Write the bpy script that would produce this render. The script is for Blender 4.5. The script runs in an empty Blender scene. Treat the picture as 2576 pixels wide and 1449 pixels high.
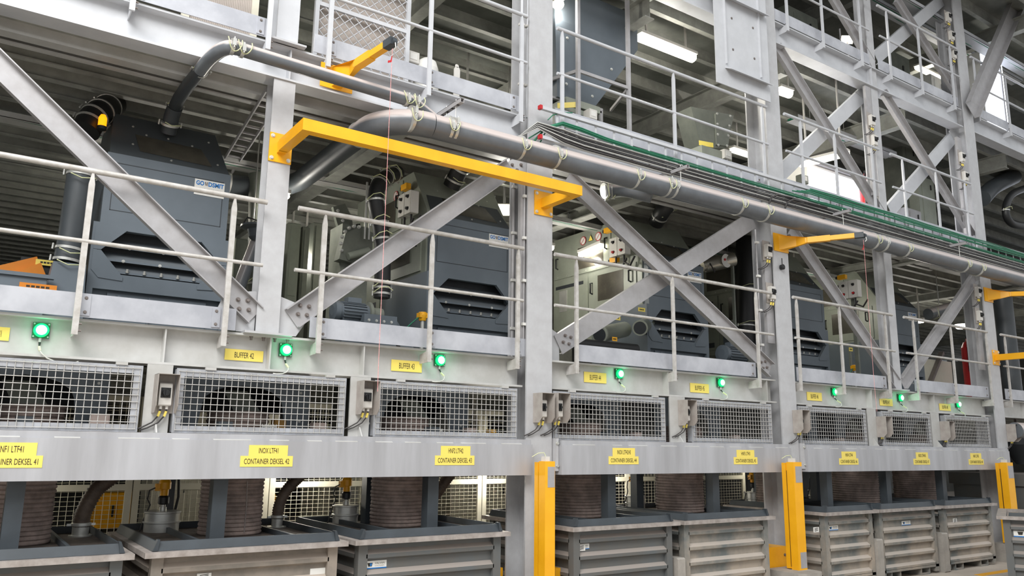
import bpy, math, random
from mathutils import Vector, Matrix
random.seed(7)
SC = bpy.context.scene
COL = SC.collection
# ------------------------------------------------------------------ camera
W_PX, H_PX, F_PX = 2576, 1449, 2021.67
CAM = Vector((0.0, -6.53, 1.65))
RX = Vector((0.82306579, 0.11960132, 0.55521008))
RY = Vector((-0.56782542, 0.15314241, 0.8087779))
RZ = Vector((0.0117047, -0.98093982, 0.19395895))
cam_d = bpy.data.cameras.new('camera')
cam_d.sensor_width = 36.0
cam_d.lens = 36.0 * F_PX / W_PX
cam_d.clip_end = 300
cam = bpy.data.objects.new('camera', cam_d)
COL.objects.link(cam)
cam.matrix_world = Matrix(((RX[0], -RX[1], -RX[2], CAM[0]), (RY[0], -RY[1], -RY[2], CAM[1]),
                           (RZ[0], -RZ[1], -RZ[2], CAM[2]), (0, 0, 0, 1)))
SC.camera = cam
# ------------------------------------------------------------------ world, daylight, exposure
world = bpy.data.worlds.new('hall_daylight')
SC.world = world
world.use_nodes = True
wn = world.node_tree
wn.nodes.clear()
w_out = wn.nodes.new('ShaderNodeOutputWorld')
w_bg = wn.nodes.new('ShaderNodeBackground')
w_tc = wn.nodes.new('ShaderNodeTexCoord')
w_sep = wn.nodes.new('ShaderNodeSeparateXYZ')
w_map = wn.nodes.new('ShaderNodeMapRange')
w_mix = wn.nodes.new('ShaderNodeMixRGB')
w_map.inputs['From Min'].default_value = -0.1
w_map.inputs['From Max'].default_value = 0.7
w_mix.inputs['Color1'].default_value = (0.62, 0.64, 0.66, 1)
w_mix.inputs['Color2'].default_value = (1.25, 1.28, 1.3, 1)
wn.links.new(w_tc.outputs['Generated'], w_sep.inputs[0])
wn.links.new(w_sep.outputs['Z'], w_map.inputs['Value'])
wn.links.new(w_map.outputs[0], w_mix.inputs['Fac'])
wn.links.new(w_mix.outputs[0], w_bg.inputs['Color'])
w_bg.inputs['Strength'].default_value = 0.72
wn.links.new(w_bg.outputs[0], w_out.inputs['Surface'])
sun_d = bpy.data.lights.new('roof_daylight', 'AREA')
sun_d.energy = 2300
sun_d.shape = 'RECTANGLE'
sun_d.size = 11
sun_d.size_y = 6
sun_d.color = (1.0, 0.99, 0.97)
sun = bpy.data.objects.new('roof_daylight', sun_d)
COL.objects.link(sun)
sun.location = (-5, -8, 12)
sun.rotation_euler = (Vector((0.30, 0.70, -0.8))).to_track_quat('-Z', 'Y').to_euler()
SC.view_settings.view_transform = 'Standard'
SC.view_settings.look = 'None'
SC.view_settings.gamma = 1.0
SC.view_settings.exposure = 0.30
SC.view_settings.use_curve_mapping = False


# ------------------------------------------------------------------ photo geometry -> metres
def ray(px, py):
    a, b = px - W_PX / 2, py - H_PX / 2
    return RX * 0 + Vector((RX[0] * a + RX[1] * b + RX[2] * F_PX, RY[0] * a + RY[1] * b + RY[2] * F_PX,
                            RZ[0] * a + RZ[1] * b + RZ[2] * F_PX))


def at(px, py, Y):
    r = ray(px, py)
    return CAM + r * ((Y - CAM[1]) / r[1])


def atz(px, py, Z):
    r = ray(px, py)
    return CAM + r * ((Z - CAM[2]) / r[2])


def X_(px, py, Y):
    return at(px, py, Y)[0]


def Z_(px, py, Y):
    return at(px, py, Y)[2]


# ------------------------------------------------------------------ mesh builder
class MB:
    def __init__(s):
        s.v, s.f, s.sm = [], [], []

    def add(s, vs, fs, smooth=False):
        n = len(s.v)
        s.v += [Vector(p) for p in vs]
        for q in fs:
            s.f.append([n + i for i in q])
            s.sm.append(smooth)
        return s

    def box(s, x0, x1, y0, y1, z0, z1):
        x0, x1 = sorted((x0, x1)); y0, y1 = sorted((y0, y1)); z0, z1 = sorted((z0, z1))
        return s.add([(x0, y0, z0), (x1, y0, z0), (x1, y1, z0), (x0, y1, z0), (x0, y0, z1), (x1, y0, z1), (x1, y1, z1), (x0, y1, z1)],
                     [(3, 2, 1, 0), (4, 5, 6, 7), (0, 1, 5, 4), (1, 2, 6, 5), (2, 3, 7, 6), (3, 0, 4, 7)])

    def cbox(s, x0, x1, y0, y1, z0, z1, c):
        """box whose front and rear edges along X are chamfered by c"""
        return s.prism([(y0 + c, z0), (y1 - c, z0), (y1, z0 + c), (y1, z1 - c), (y1 - c, z1), (y0 + c, z1), (y0, z1 - c), (y0, z0 + c)], 'x', x0, x1)

    def prism(s, poly, axis, lo, hi):
        """poly in (x,z) for axis y, (y,z) for axis x, (x,y) for axis z"""
        def P(a, b, t):
            return (a, t, b) if axis == 'y' else (t, a, b) if axis == 'x' else (a, b, t)
        n = len(poly)
        vs = [P(a, b, lo) for a, b in poly] + [P(a, b, hi) for a, b in poly]
        fs = [tuple(range(n)), tuple(range(2 * n - 1, n - 1, -1))] + [((i + 1) % n, i, n + i, n + (i + 1) % n) for i in range(n)]
        return s.add(vs, fs)

    def loft(s, ring0, ring1, caps=True, smooth=False):
        n = len(ring0)
        fs = [(i, (i + 1) % n, n + (i + 1) % n, n + i) for i in range(n)]
        if caps:
            fs += [tuple(range(n - 1, -1, -1)), tuple(range(n, 2 * n))]
        return s.add(list(ring0) + list(ring1), fs, smooth)

    def prof(s, a, b, poly, up):
        """extrude a 2-D polygon (side, up) from a to b"""
        a, b = Vector(a), Vector(b)
        d = (b - a).normalized()
        sd = d.cross(Vector(up)).normalized()
        u = sd.cross(d)
        return s.loft([a + sd * p + u * q for p, q in poly], [b + sd * p + u * q for p, q in poly])

    def bar(s, a, b, w, h, up=(0, 0, 1)):
        return s.prof(a, b, [(-w / 2, -h / 2), (w / 2, -h / 2), (w / 2, h / 2), (-w / 2, h / 2)], up)

    def tube(s, path, r, n=12, caps=True, closed=False, radii=None):
        path = [Vector(p) for p in path]
        m = len(path)
        t0 = (path[1] - path[0]).normalized()
        ref = Vector((0, 0, 1)) if abs(t0.z) < .9 else Vector((1, 0, 0))
        u = t0.cross(ref).normalized()
        rings = []
        for i, p in enumerate(path):
            if closed:
                t = (path[(i + 1) % m] - path[i - 1]).normalized()
            else:
                t = (path[min(i + 1, m - 1)] - path[max(i - 1, 0)]).normalized()
            u = (u - t * u.dot(t)).normalized()
            w = t.cross(u)
            rr = radii[i] if radii else r
            rings.append([p + u * (rr * math.cos(2 * math.pi * k / n)) + w * (rr * math.sin(2 * math.pi * k / n)) for k in range(n)])
        vs = [q for g in rings for q in g]
        fs = []
        for i in range(m if closed else m - 1):
            j = (i + 1) % m
            for k in range(n):
                fs.append((i * n + k, i * n + (k + 1) % n, j * n + (k + 1) % n, j * n + k))
        s.add(vs, fs, True)
        if caps and not closed:
            s.add(rings[0], [tuple(range(n - 1, -1, -1))])
            s.add(rings[-1], [tuple(range(n))])
        return s

    def cyl(s, a, b, r, n=14, r2=None):
        return s.tube([a, b], r, n, radii=[r, r if r2 is None else r2])

    def lathe(s, c, prof, n=24, axis='z'):
        """prof: [(radius, height)] from c"""
        c = Vector(c)
        ax = {'z': Vector((0, 0, 1)), 'y': Vector((0, 1, 0)), '-y': Vector((0, -1, 0)), 'x': Vector((1, 0, 0))}[axis]
        u = Vector((1, 0, 0)) if abs(ax.x) < .5 else Vector((0, 0, 1))
        w = ax.cross(u)
        m = len(prof)
        vs = [c + ax * h + (u * math.cos(2 * math.pi * k / n) + w * math.sin(2 * math.pi * k / n)) * max(r, 1e-4) for r, h in prof for k in range(n)]
        for i in range(m - 1):
            (ra, ha), (rb, hb) = prof[i], prof[i + 1]
            flat = abs(ha - hb) < 1e-6
            a = [vs[i * n + k] for k in range(n)]
            b = [vs[(i + 1) * n + k] for k in range(n)]
            s.loft(a, b, caps=False, smooth=not flat)
        if prof[0][0] > 2e-4:
            s.add(vs[:n], [tuple(range(n - 1, -1, -1))])
        if prof[-1][0] > 2e-4:
            s.add(vs[-n:], [tuple(range(n))])
        return s

    def hexbolt(s, c, r, h, d=(0, -1, 0)):
        c, d = Vector(c), Vector(d)
        return s.tube([c, c + d * h], r, 6).tube([c, c + d * .25 * h], r * 1.45, 12)

    def build(s, name, mat, parent=None, world=False, origin=None, smooth_all=False):
        off = Vector((0, 0, 0))
        if parent is not None and world:
            r = parent
            while r is not None:
                off += r.location
                r = r.parent
        if parent is None and origin is not None:
            off = Vector(origin)
        me = bpy.data.meshes.new(name)
        me.from_pydata([tuple(v - off) for v in s.v], [], s.f)
        me.polygons.foreach_set('use_smooth', [True] * len(s.f) if smooth_all else s.sm)
        me.update()
        fix_normals(me)
        for m in (mat if isinstance(mat, (list, tuple)) else [mat]):
            me.materials.append(m)
        o = bpy.data.objects.new(name, me)
        COL.objects.link(o)
        if parent is not None:
            o.parent = parent
        elif origin is not None:
            o.location = origin
        return o


import bmesh


def fix_normals(me):
    bm = bmesh.new()
    bm.from_mesh(me)
    bmesh.ops.recalc_face_normals(bm, faces=bm.faces)
    bm.to_mesh(me)
    bm.free()


def tag(o, label, cat, group=None, kind=None):
    o['label'] = label
    o['category'] = cat
    if group:
        o['group'] = group
    if kind:
        o['kind'] = kind
    return o


def thing(name, label, cat, loc, group=None):
    o = bpy.data.objects.new(name, None)
    o.empty_display_size = .1
    COL.objects.link(o)
    o.location = loc
    return tag(o, label, cat, group)


def struct(o):
    o['kind'] = 'structure'
    return o


def copy_tree(o, parent=None):
    c = o.copy()
    COL.objects.link(c)
    if parent is not None:
        c.parent = parent
    for ch in list(o.children):
        copy_tree(ch, c)
    return c


def dup(root, loc, label, group=None):
    c = copy_tree(root)
    c.location = loc
    c['label'] = label
    if group:
        c['group'] = group
    return c


def bolt(c, parent, mat, r=.012, h=.016, d=(0, -1, 0)):
    return MB().hexbolt(c, r, h, d).build('bolt', mat, parent, world=True)


def text_mb(txt, w, h, c, bold=0.0, normal='-y', squeeze=None):
    """flat lettering fitted in a w x h field centred on c, facing -Y (or -X)"""
    cu = bpy.data.curves.new('lettering', 'FONT')
    cu.body = txt
    cu.align_x = 'CENTER'
    cu.align_y = 'CENTER'
    cu.extrude = 0.0
    cu.offset = bold
    cu.resolution_u = 3
    o = bpy.data.objects.new('lettering', cu)
    COL.objects.link(o)
    bpy.context.view_layer.update()
    me = bpy.data.meshes.new_from_object(o.evaluated_get(bpy.context.evaluated_depsgraph_get()))
    xs = [v.co.x for v in me.vertices]
    ys = [v.co.y for v in me.vertices]
    sx, sy = w / (max(xs) - min(xs)), h / (max(ys) - min(ys))
    mx, my = (max(xs) + min(xs)) / 2, (max(ys) + min(ys)) / 2
    if squeeze is None:
        sx = min(sx, sy)
    mb = MB()
    c = Vector(c)
    vs = []
    for v in me.vertices:
        a, b = (v.co.x - mx) * sx, (v.co.y - my) * sy
        vs.append(c + (Vector((a, 0, b)) if normal == '-y' else Vector((0, -a, b))))
    mb.add(vs, [tuple(p.vertices) for p in me.polygons])
    bpy.data.objects.remove(o)
    bpy.data.curves.remove(cu)
    bpy.data.meshes.remove(me)
    return mb


# ------------------------------------------------------------------ materials
def lin(c):
    return tuple(((x / 255) / 12.92 if x / 255 <= .04045 else ((x / 255 + .055) / 1.055) ** 2.4) for x in c) + (1,)


def mat(name, col, rough=.5, metal=0.0, var=.12, scale=5.0, col2=None, dust=None, dust_amt=.8, bump=0.0, streak=False, spec=.5, coat=0.0, dust_light_lo=.35):
    m = bpy.data.materials.new(name)
    m.use_nodes = True
    nt = m.node_tree
    b = nt.nodes['Principled BSDF']
    b.inputs['Roughness'].default_value = rough
    b.inputs['Metallic'].default_value = metal
    b.inputs['Specular IOR Level'].default_value = spec
    b.inputs['Coat Weight'].default_value = coat
    base = lin(col)
    alt = lin(col2) if col2 else tuple(x * (1 - var) for x in base[:3]) + (1,)
    tc = nt.nodes.new('ShaderNodeTexCoord')
    mp = nt.nodes.new('ShaderNodeMapping')
    if streak:
        mp.inputs['Scale'].default_value = (1, 1, .12)
    nz = nt.nodes.new('ShaderNodeTexNoise')
    nz.inputs['Scale'].default_value = scale
    nz.inputs['Detail'].default_value = 5
    nz.inputs['Roughness'].default_value = .62
    rp = nt.nodes.new('ShaderNodeValToRGB')
    rp.color_ramp.elements[0].position = .36
    rp.color_ramp.elements[1].position = .66
    rp.color_ramp.elements[0].color = alt
    rp.color_ramp.elements[1].color = base
    nt.links.new(tc.outputs['Object'], mp.inputs[0])
    nt.links.new(mp.outputs[0], nz.inputs['Vector'])
    nt.links.new(nz.outputs['Fac'], rp.inputs['Fac'])
    out = rp.outputs[0]
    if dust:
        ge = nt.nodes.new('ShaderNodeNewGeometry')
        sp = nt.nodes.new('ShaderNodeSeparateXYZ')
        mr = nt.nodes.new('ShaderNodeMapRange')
        mr.inputs['From Min'].default_value = dust_light_lo
        mr.inputs['From Max'].default_value = dust_light_lo + .3
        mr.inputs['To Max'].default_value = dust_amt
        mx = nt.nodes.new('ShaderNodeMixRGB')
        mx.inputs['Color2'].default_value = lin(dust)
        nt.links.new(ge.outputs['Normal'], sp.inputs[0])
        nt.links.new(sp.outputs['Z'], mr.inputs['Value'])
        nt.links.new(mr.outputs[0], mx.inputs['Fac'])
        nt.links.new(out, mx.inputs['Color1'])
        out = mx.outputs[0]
    nt.links.new(out, b.inputs['Base Color'])
    if bump:
        bp = nt.nodes.new('ShaderNodeBump')
        bp.inputs['Strength'].default_value = bump
        bp.inputs['Distance'].default_value = .01
        nt.links.new(nz.outputs['Fac'], bp.inputs['Height'])
        nt.links.new(bp.outputs[0], b.inputs['Normal'])
    return m


def emit(name, col, strength):
    m = bpy.data.materials.new(name)
    m.use_nodes = True
    b = m.node_tree.nodes['Principled BSDF']
    b.inputs['Base Color'].default_value = lin(col)
    b.inputs['Emission Color'].default_value = lin(col)
    b.inputs['Emission Strength'].default_value = strength
    return m


M_GALV = mat('galvanised_steel', (190, 191, 193), .45, .15, scale=9, col2=(181, 181, 183))
M_BEAM = mat('galvanised_beam', (196, 196, 194), .5, .12, scale=3, col2=(178, 177, 173))
M_BOXB = mat('galvanised_box_beam', (184, 185, 189), .42, .25, scale=4, col2=(163, 163, 166), streak=True)
M_TOE = mat('galvanised_sheet', (192, 194, 200), .38, .3, scale=3.5, col2=(170, 172, 179))
M_RAIL = mat('galvanised_tube', (200, 198, 195), .45, .15, scale=12, col2=(176, 172, 166))
M_UPPER = mat('grey_painted_steel', (198, 200, 204), .5, .05, scale=4, col2=(188, 190, 194))
M_BRACE = mat('galvanised_brace', (172, 171, 173), .45, .2, scale=9, col2=(162, 160, 161))
M_JOIST = mat('galvanised_joist', (160, 161, 154), .6, .1, scale=5, col2=(136, 137, 131))
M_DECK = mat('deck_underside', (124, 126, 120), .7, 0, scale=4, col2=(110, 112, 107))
M_DARKBLUE = mat('anthracite_machine_paint', (100, 109, 117), .42, 0, scale=3, col2=(94, 103, 111), dust=(110, 112, 112), dust_amt=.4)
M_HOODP = mat('shaded_hood_paint', (74, 79, 82), .5, 0, scale=3)  # the hood's weaker light is painted in as a darker tone
M_DARK = mat('dark_recess_paint', (48, 52, 56), .5, 0, scale=5)
M_BLACK = mat('black_rubber', (30, 31, 32), .45, 0, scale=8)
M_GREEN = mat('grey_green_machine_paint', (150, 155, 143), .4, .05, scale=4, col2=(138, 143, 131))
M_GREEND = mat('dusty_green_machine_paint', (118, 122, 112), .5, .05, scale=4, col2=(100, 104, 96))
M_PIPE = mat('grey_plastic_pipe', (104, 109, 114), .3, 0, scale=6, col2=(94, 98, 103), dust=(206, 194, 189), dust_amt=.9, dust_light_lo=.0)  # pale upper side is settled dust plus daylight painted into the colour
M_PIPED = mat('dark_plastic_pipe', (66, 71, 75), .45, 0, scale=6)
M_CLAMP = mat('bright_clamp_steel', (205, 205, 200), .3, .5, scale=10)
M_EARTH = mat('earth_wire_yellow_green', (216, 216, 180), .5, 0, scale=60, col2=(196, 204, 150))
M_YEL = mat('yellow_paint', (244, 178, 28), .4, 0, scale=4, col2=(236, 168, 22))
M_SIGN = mat('yellow_sign_plastic', (240, 218, 104), .45, 0, scale=3, var=.04)
M_INK = mat('black_lettering', (40, 36, 26), .6, 0)
M_WHITE = mat('white_enamel', (228, 227, 222), .4, 0, var=.05)
M_BOXW = mat('pale_grey_plastic', (214, 211, 205), .45, 0, var=.06)
M_HOOD = mat('dusty_hood_sheet', (172, 166, 160), .6, 0, scale=8, col2=(152, 144, 138))
M_WIRE = mat('galvanised_wire', (196, 194, 190), .4, .25, scale=30)
M_FRAME = mat('galvanised_guard_frame', (178, 181, 187), .45, .25, scale=8, col2=(152, 152, 154), dust=(176, 168, 160), dust_amt=.6)
M_CONT = mat('anthracite_container_paint', (92, 97, 99), .5, 0, scale=3, col2=(98, 96, 92), dust=(158, 149, 142), dust_amt=.85, dust_light_lo=.25)
M_CONTD = mat('dusty_container_paint', (166, 154, 140), .65, 0, scale=1.9, col2=(104, 109, 108), dust=(182, 172, 162), dust_amt=.8, dust_light_lo=.25)
M_CONTB = mat('brown_dusty_container_paint', (160, 148, 136), .65, 0, scale=2.2, col2=(118, 112, 104), dust=(184, 172, 160), dust_amt=.8, dust_light_lo=.25)
M_RIM = mat('worn_rim_steel', (176, 168, 163), .5, .15, scale=9, col2=(142, 134, 128))
M_LID = mat('lid_anthracite_paint', (60, 67, 73), .5, 0, scale=5, col2=(52, 58, 63))
M_SOOT = mat('settled_brown_dust', (96, 86, 78), .9, 0, scale=14, col2=(66, 60, 56))
M_OCHRE = mat('ochre_block', (150, 112, 48), .6)
M_BELLOW = mat('brown_fabric_bellows', (146, 130, 123), .85, 0, scale=10, col2=(112, 100, 94))
M_HOSE = mat('brown_ribbed_hose', (92, 78, 66), .6, 0, scale=20, col2=(70, 58, 50))
M_CONC = mat('concrete', (168, 162, 154), .8, 0, scale=5, col2=(146, 141, 134))
M_FLOOR = mat('dusty_concrete_floor', (188, 178, 166), .75, 0, scale=1.6, col2=(168, 158, 146))
M_CREAM = mat('cream_fence_paint', (218, 214, 196), .5, 0, var=.06)
M_GCABLE = mat('green_cable', (38, 118, 88), .5, 0, scale=20)
M_BCABLE = mat('black_cable', (48, 46, 46), .5, 0, scale=20, dust=(120, 112, 108), dust_amt=.5)
M_LCABLE = mat('grey_cable', (196, 196, 190), .5, 0, scale=20)
M_RED = mat('red_paint', (190, 36, 40), .4, 0)
M_ROPE = mat('red_white_cord', (236, 190, 188), .7, 0, scale=60, col2=(224, 130, 132))
M_GLASS = mat('dusty_window_pane', (88, 84, 74), .2, 0, scale=3, col2=(66, 63, 56))
M_BEIGE = mat('beige_panel', (178, 168, 160), .6, 0, var=.05)
M_STAIN = mat('bolt_steel', (132, 124, 120), .45, .4, scale=20)
M_BRIGHTBOLT = mat('bright_bolt_steel', (220, 218, 212), .3, .4)
M_BLUE = mat('blue_print', (30, 116, 190), .5, 0, var=.02)
M_ORANGE = mat('orange_plate', (214, 128, 24), .5, 0, var=.1)
M_WALL = mat('sheet_wall', (98, 99, 95), .8, 0, scale=1.2, col2=(84, 83, 78))
M_PINK = mat('mauve_plastic_box', (196, 178, 170), .5, 0, var=.05)
M_ALU = mat('bare_aluminium', (196, 192, 180), .28, .8, var=.06)
E_LAMP = emit('lamp_diffuser', (255, 246, 224), 9)
E_GREEN = emit('green_led_core', (190, 255, 222), 5)
E_GRIM = emit('green_led_rim', (0, 210, 110), 1.1)
E_DAY = emit('daylight_pane', (236, 242, 255), 3)
E_AMBER = emit('amber_beacon', (255, 150, 10), 1.5)
M_LENSRIM = mat('green_lamp_housing', (20, 110, 70), .4, 0)


def lamp_light(parent, loc, power, size=.3, col=(1, .96, .88), d=None):
    L = bpy.data.lights.new('lamp_light', 'AREA' if d else 'POINT')
    L.energy = power
    if d:
        L.size = size
    else:
        L.shadow_soft_size = size
    L.color = col
    o = bpy.data.objects.new('lamp_light', L)
    COL.objects.link(o)
    o.parent = parent
    o.location = Vector(loc) - parent.location
    if d:
        o.rotation_euler = Vector(d).to_track_quat('-Z', 'Y').to_euler()
    return o
# ================================================================== setting
struct(MB().box(-14, 40, -16, 14, -.2, 0).build('floor', M_FLOOR))
struct(MB().box(-14, 40, 12, 12.2, 0, 13).build('wall_back', M_WALL))
struct(MB().box(-14.2, -14, -2, 12.2, 0, 13).build('wall_left', M_WALL))
w = MB()
w.box(38, 38.2, -2, 12, 0, 3.2)
w.box(38, 38.2, -2, 12, 9.5, 13)
for y0, y1 in ((-2, -.6), (1.6, 2.4), (4.6, 5.4), (7.6, 12)):
    w.box(38, 38.2, y0, y1, 3.2, 9.5)
struct(w.build('wall_right', M_WALL))
for i, y in enumerate((.5, 3.5, 6.5)):
    o = struct(MB().box(38.08, 38.14, y - 1.1, y + 1.1, 3.2, 9.5).build('window_%d' % (i + 1), E_DAY))
    f = MB()
    for yy in (y - 1.08, y, y + 1.08):
        f.box(37.98, 38.08, yy - .04, yy + .04, 3.2, 9.5)
    for zz in (3.25, 5.3, 7.4, 9.45):
        f.box(37.99, 38.07, y - 1.1, y + 1.1, zz - .04, zz + .04)
    f.build('window_frame', M_CREAM, o)

# ================================================================== columns
ZT = 10.3


def h_column(name, label, x0, x1, y0, depth, z0, z1, m, tf=.02, tw=.014, plate=None):
    t = thing(name, label, 'column', ((x0 + x1) / 2, y0 + depth / 2, z0))
    xc = (x0 + x1) / 2
    MB().box(x0, x1, y0, y0 + tf, z0, z1).box(xc - tw / 2, xc + tw / 2, y0 + tf, y0 + depth - tf, z0, z1) \
        .box(x0, x1, y0 + depth - tf, y0 + depth, z0, z1).build('steel_section', m, t, world=True)
    if plate:
        MB().box(xc - plate, xc + plate, y0 - .06, y0 + depth + .06, z0, z0 + .018).build('base_plate', M_GALV, t, world=True)
    return t


C2 = h_column('steel_column', 'central galvanised main column carrying two hooded switches between BUFFER 43 and BUFFER 44', 4.67, 4.99, 0, .34, 0, ZT, M_GALV, plate=.24)
C3 = h_column('steel_column', 'galvanised main column between the BUFFER 45 and BUFFER 46 bays', 8.645, 8.955, 0, .34, 0, ZT, M_GALV, plate=.24)
C4 = h_column('steel_column', 'galvanised main column at the far end past the BUFFER 48 sign', 14.2, 14.53, 0, .34, 0, ZT, M_GALV, plate=.24)
M1 = h_column('steel_post', 'slim galvanised post carrying the yellow U-shaped arm above BUFFER 42', 1.975, 2.168, .065, .19, 2.535, 4.8, M_GALV, .012, .01, .2)
h_column('steel_post', 'slim galvanised post above the yellow bracket-less beam joint beside the wire screen', 1.96, 2.155, .045, .19, 5.125, ZT, M_UPPER, .012, .01, .16)['label'] = 'slim pale post standing on the upper beam beside the diamond wire screen'
MC = h_column('steel_post', 'slim galvanised post standing above BUFFER 47 between two rail bays', 11.385, 11.575, .065, .19, 2.535, ZT, M_GALV, .012, .01, .2)
for x, lab in ((-.6, 'rear column in the dark behind the machine without a visible base'), (4.83, 'rear column behind the second magnet machine'), (8.8, 'rear column behind the third magnet machine'), (14.36, 'rear column behind the red fire extinguisher bay')):
    h_column('rear_column', lab, x - .15, x + .15, 4.6, .3, 0, ZT, M_JOIST)


# ================================================================== beams
def i_beam(label, x0, x1, z0, z1, yc, bw, m, stiff=(), group=None, tf=.018, tw=.012):
    t = thing('floor_beam', label, 'beam', ((x0 + x1) / 2, yc, z0), group)
    MB().box(x0, x1, yc - bw / 2, yc + bw / 2, z0, z0 + tf).box(x0, x1, yc - tw / 2, yc + tw / 2, z0 + tf, z1 - tf) \
        .box(x0, x1, yc - bw / 2, yc + bw / 2, z1 - tf, z1).build('i_section', m, t, world=True)
    for x in stiff:
        MB().box(x - .006, x + .006, yc - bw / 2 + .008, yc - tw / 2, z0 + tf, z1 - tf).build('stiffener_plate', m, t, world=True)
    return t


LB0, LB1 = 2.238, 2.535
YW = .148
st = [X_(413, 862, .1), X_(677, 885, .1), X_(912, 903, .1), .0]
bA = i_beam('galvanised lower floor beam carrying the BUFFER 42 and BUFFER 43 signs', -3, 4.665, LB0, LB1, .16, .2, M_BEAM, st)
bB = i_beam('galvanised lower floor beam carrying the BUFFER 44 and BUFFER 45 signs', 4.995, 8.64, LB0, LB1, .16, .2, M_BEAM, [X_(1925, 980, .1), 6.72])
bC = i_beam('galvanised lower floor beam carrying the BUFFER 46 to BUFFER 48 signs', 8.96, 14.195, LB0, LB1, .16, .2, M_BEAM, [X_(2188, 1000, .1), X_(2346, 1015, .1)])
i_beam('galvanised lower floor beam past the last main column', 14.535, 30, LB0, LB1, .16, .2, M_BEAM, [15.5])
i_beam('pale upper beam above the first magnet machine and yellow U-shaped arm', -3, 4.665, 4.8, 5.12, .15, .2, M_UPPER, [X_(728, 150, .1)])
i_beam('pale upper beam behind the cable tray of the middle bay', 4.995, 8.64, 4.86, 5.12, .15, .2, M_UPPER, [5.25, 6.8])
i_beam('pale upper beam behind the cable tray of the far bay', 8.96, 14.195, 4.86, 5.12, .15, .2, M_UPPER, [11.4])
i_beam('pale upper beam past the last main column', 14.535, 30, 4.86, 5.12, .15, .2, M_UPPER)
i_beam('pale top storey beam between the grey hatch panel and the last main column', 8.96, 14.195, 7.32, 7.66, .13, .2, M_UPPER, [11.4])
i_beam('pale top storey beam past the last main column', 14.535, 30, 7.32, 7.66, .13, .2, M_UPPER)
i_beam('pale top storey beam hidden over the hopper', -3, 8.62, 7.32, 7.66, .13, .2, M_UPPER)['label'] = 'pale top storey beam above the long tube lamp and hopper'

# bolts under the post's base plate
for px in (632, 663, 692, 724):
    x = X_(px, 848, .1)
    bolt((x, .1, LB1 - .018), bA, M_STAIN, .011, .03, (0, 0, -1))


def box_beam(label, x0, x1, seed):
    t = thing('box_beam', label, 'beam', ((x0 + x1) / 2, 0, 1.385))
    MB().box(x0, x1, -.1, .1, 1.385, 1.675).build('box_section', M_BOXB, t, world=True)
    MB().box(x0 + .01, x1 - .01, -.085, .12, 1.675, 1.722).build('top_ledge', M_BOXB, t, world=True)
    r = random.Random(seed)
    s = MB()
    x = x0 + .15
    while x < x1 - .2:
        l = r.uniform(.12, .3)
        s.prism([(-.1, 1.675), (-.1, 1.678), (-.085, 1.684), (-.084, 1.675)], 'x', x, min(x + l, x1 - .05))
        x += l + r.uniform(.08, .25)
    s.build('weld_seam', M_BEAM, t, world=True)
    return t


box_beam('smooth box beam carrying the CONTAINER DEKSEL 41 to CONTAINER DEKSEL 43 signs', -2.5, 4.68, 1)
box_beam('smooth box beam carrying the CONTAINER DEKSEL 44 and CONTAINER DEKSEL 45 signs', 5.035, 8.66, 2)
box_beam('smooth box beam carrying the CONTAINER DEKSEL 46 to CONTAINER DEKSEL 48 signs', 8.985, 14.33, 3)


# ================================================================== braces
def brace(label, pa, pb, Y, h=.18, lip=.06, open_front=True, gus=(), m=M_BRACE, bolts_at=(), ext=(0, 0)):
    a, b = at(*pa, Y), at(*pb, Y)
    d = (b - a).normalized()
    a, b = a - d * ext[0], b + d * ext[1]
    t = thing('diagonal_brace', label, 'brace', a if a.z < b.z else b)
    tk = .009
    if open_front:
        poly = [(-h / 2, -.0), (h / 2, 0), (h / 2, lip), (h / 2 - tk, lip), (h / 2 - tk, tk), (-h / 2 + tk, tk), (-h / 2 + tk, lip), (-h / 2, lip)]
    else:
        poly = [(-h / 2, -lip), (-h / 2 + tk, -lip), (-h / 2 + tk, -tk), (h / 2 - tk, -tk), (h / 2 - tk, -lip), (h / 2, -lip), (h / 2, 0), (-h / 2, 0)]
    MB().prof(a, b, poly, (0, -1, 0)).build('channel_section', m, t, world=True)
    for end, sgn in bolts_at:
        p = a if end == 0 else b
        dd = d if end == 0 else -d
        nn = Vector((-dd.z, 0, dd.x))
        for u, v in ((.07, 0), (.13, .05), (.13, -.05), (.19, 0)):
            q = p + dd * u + nn * v + Vector((0, -tk if open_front else 0, 0))
            bolt(q, t, M_STAIN, .013, .026)
    for poly, y in gus:
        MB().prism(poly, 'y', y, y + .014).build('gusset_plate', M_GALV, t, world=True)
    return t


gl = [(1.975, 2.55), (1.83, 2.55), (1.66, 2.70), (1.72, 2.86), (1.975, 2.90)]
gr = [(2.168, 2.55), (2.33, 2.55), (2.40, 2.66), (2.44, 2.80), (2.168, 2.88)]
brace('channel brace running down before the first magnet machine to the slim post', (0, 171), (640, 795), .10, bolts_at=[(1, 1)], gus=[(gl, .105)], ext=(1.2, 0))
brace('channel brace crossing the second magnet machine up to the main column', (732, 802), (1275, 425), .10, h=.19, bolts_at=[(0, 1)], gus=[(gr, .105)], ext=(0, .05))
ga = [(Vector(at(x, y, .11))[0], Vector(at(x, y, .11))[2]) for x, y in ((1255, 425), (1285, 402), (1326, 396), (1326, 440), (1300, 452))]
gb = MB().prism(ga, 'y', .095, .108)
t = thing('gusset_plate', 'bolted gusset plate where the brace meets the main column under the round duct', 'bracket', (4.5, .1, 4.2))
gb.build('plate', M_GALV, t, world=True)
for x, y in ((1288, 415), (1300, 428), (1278, 428), (1310, 415)):
    bolt(at(x, y, .095), t, M_STAIN, .013, .02)
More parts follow.
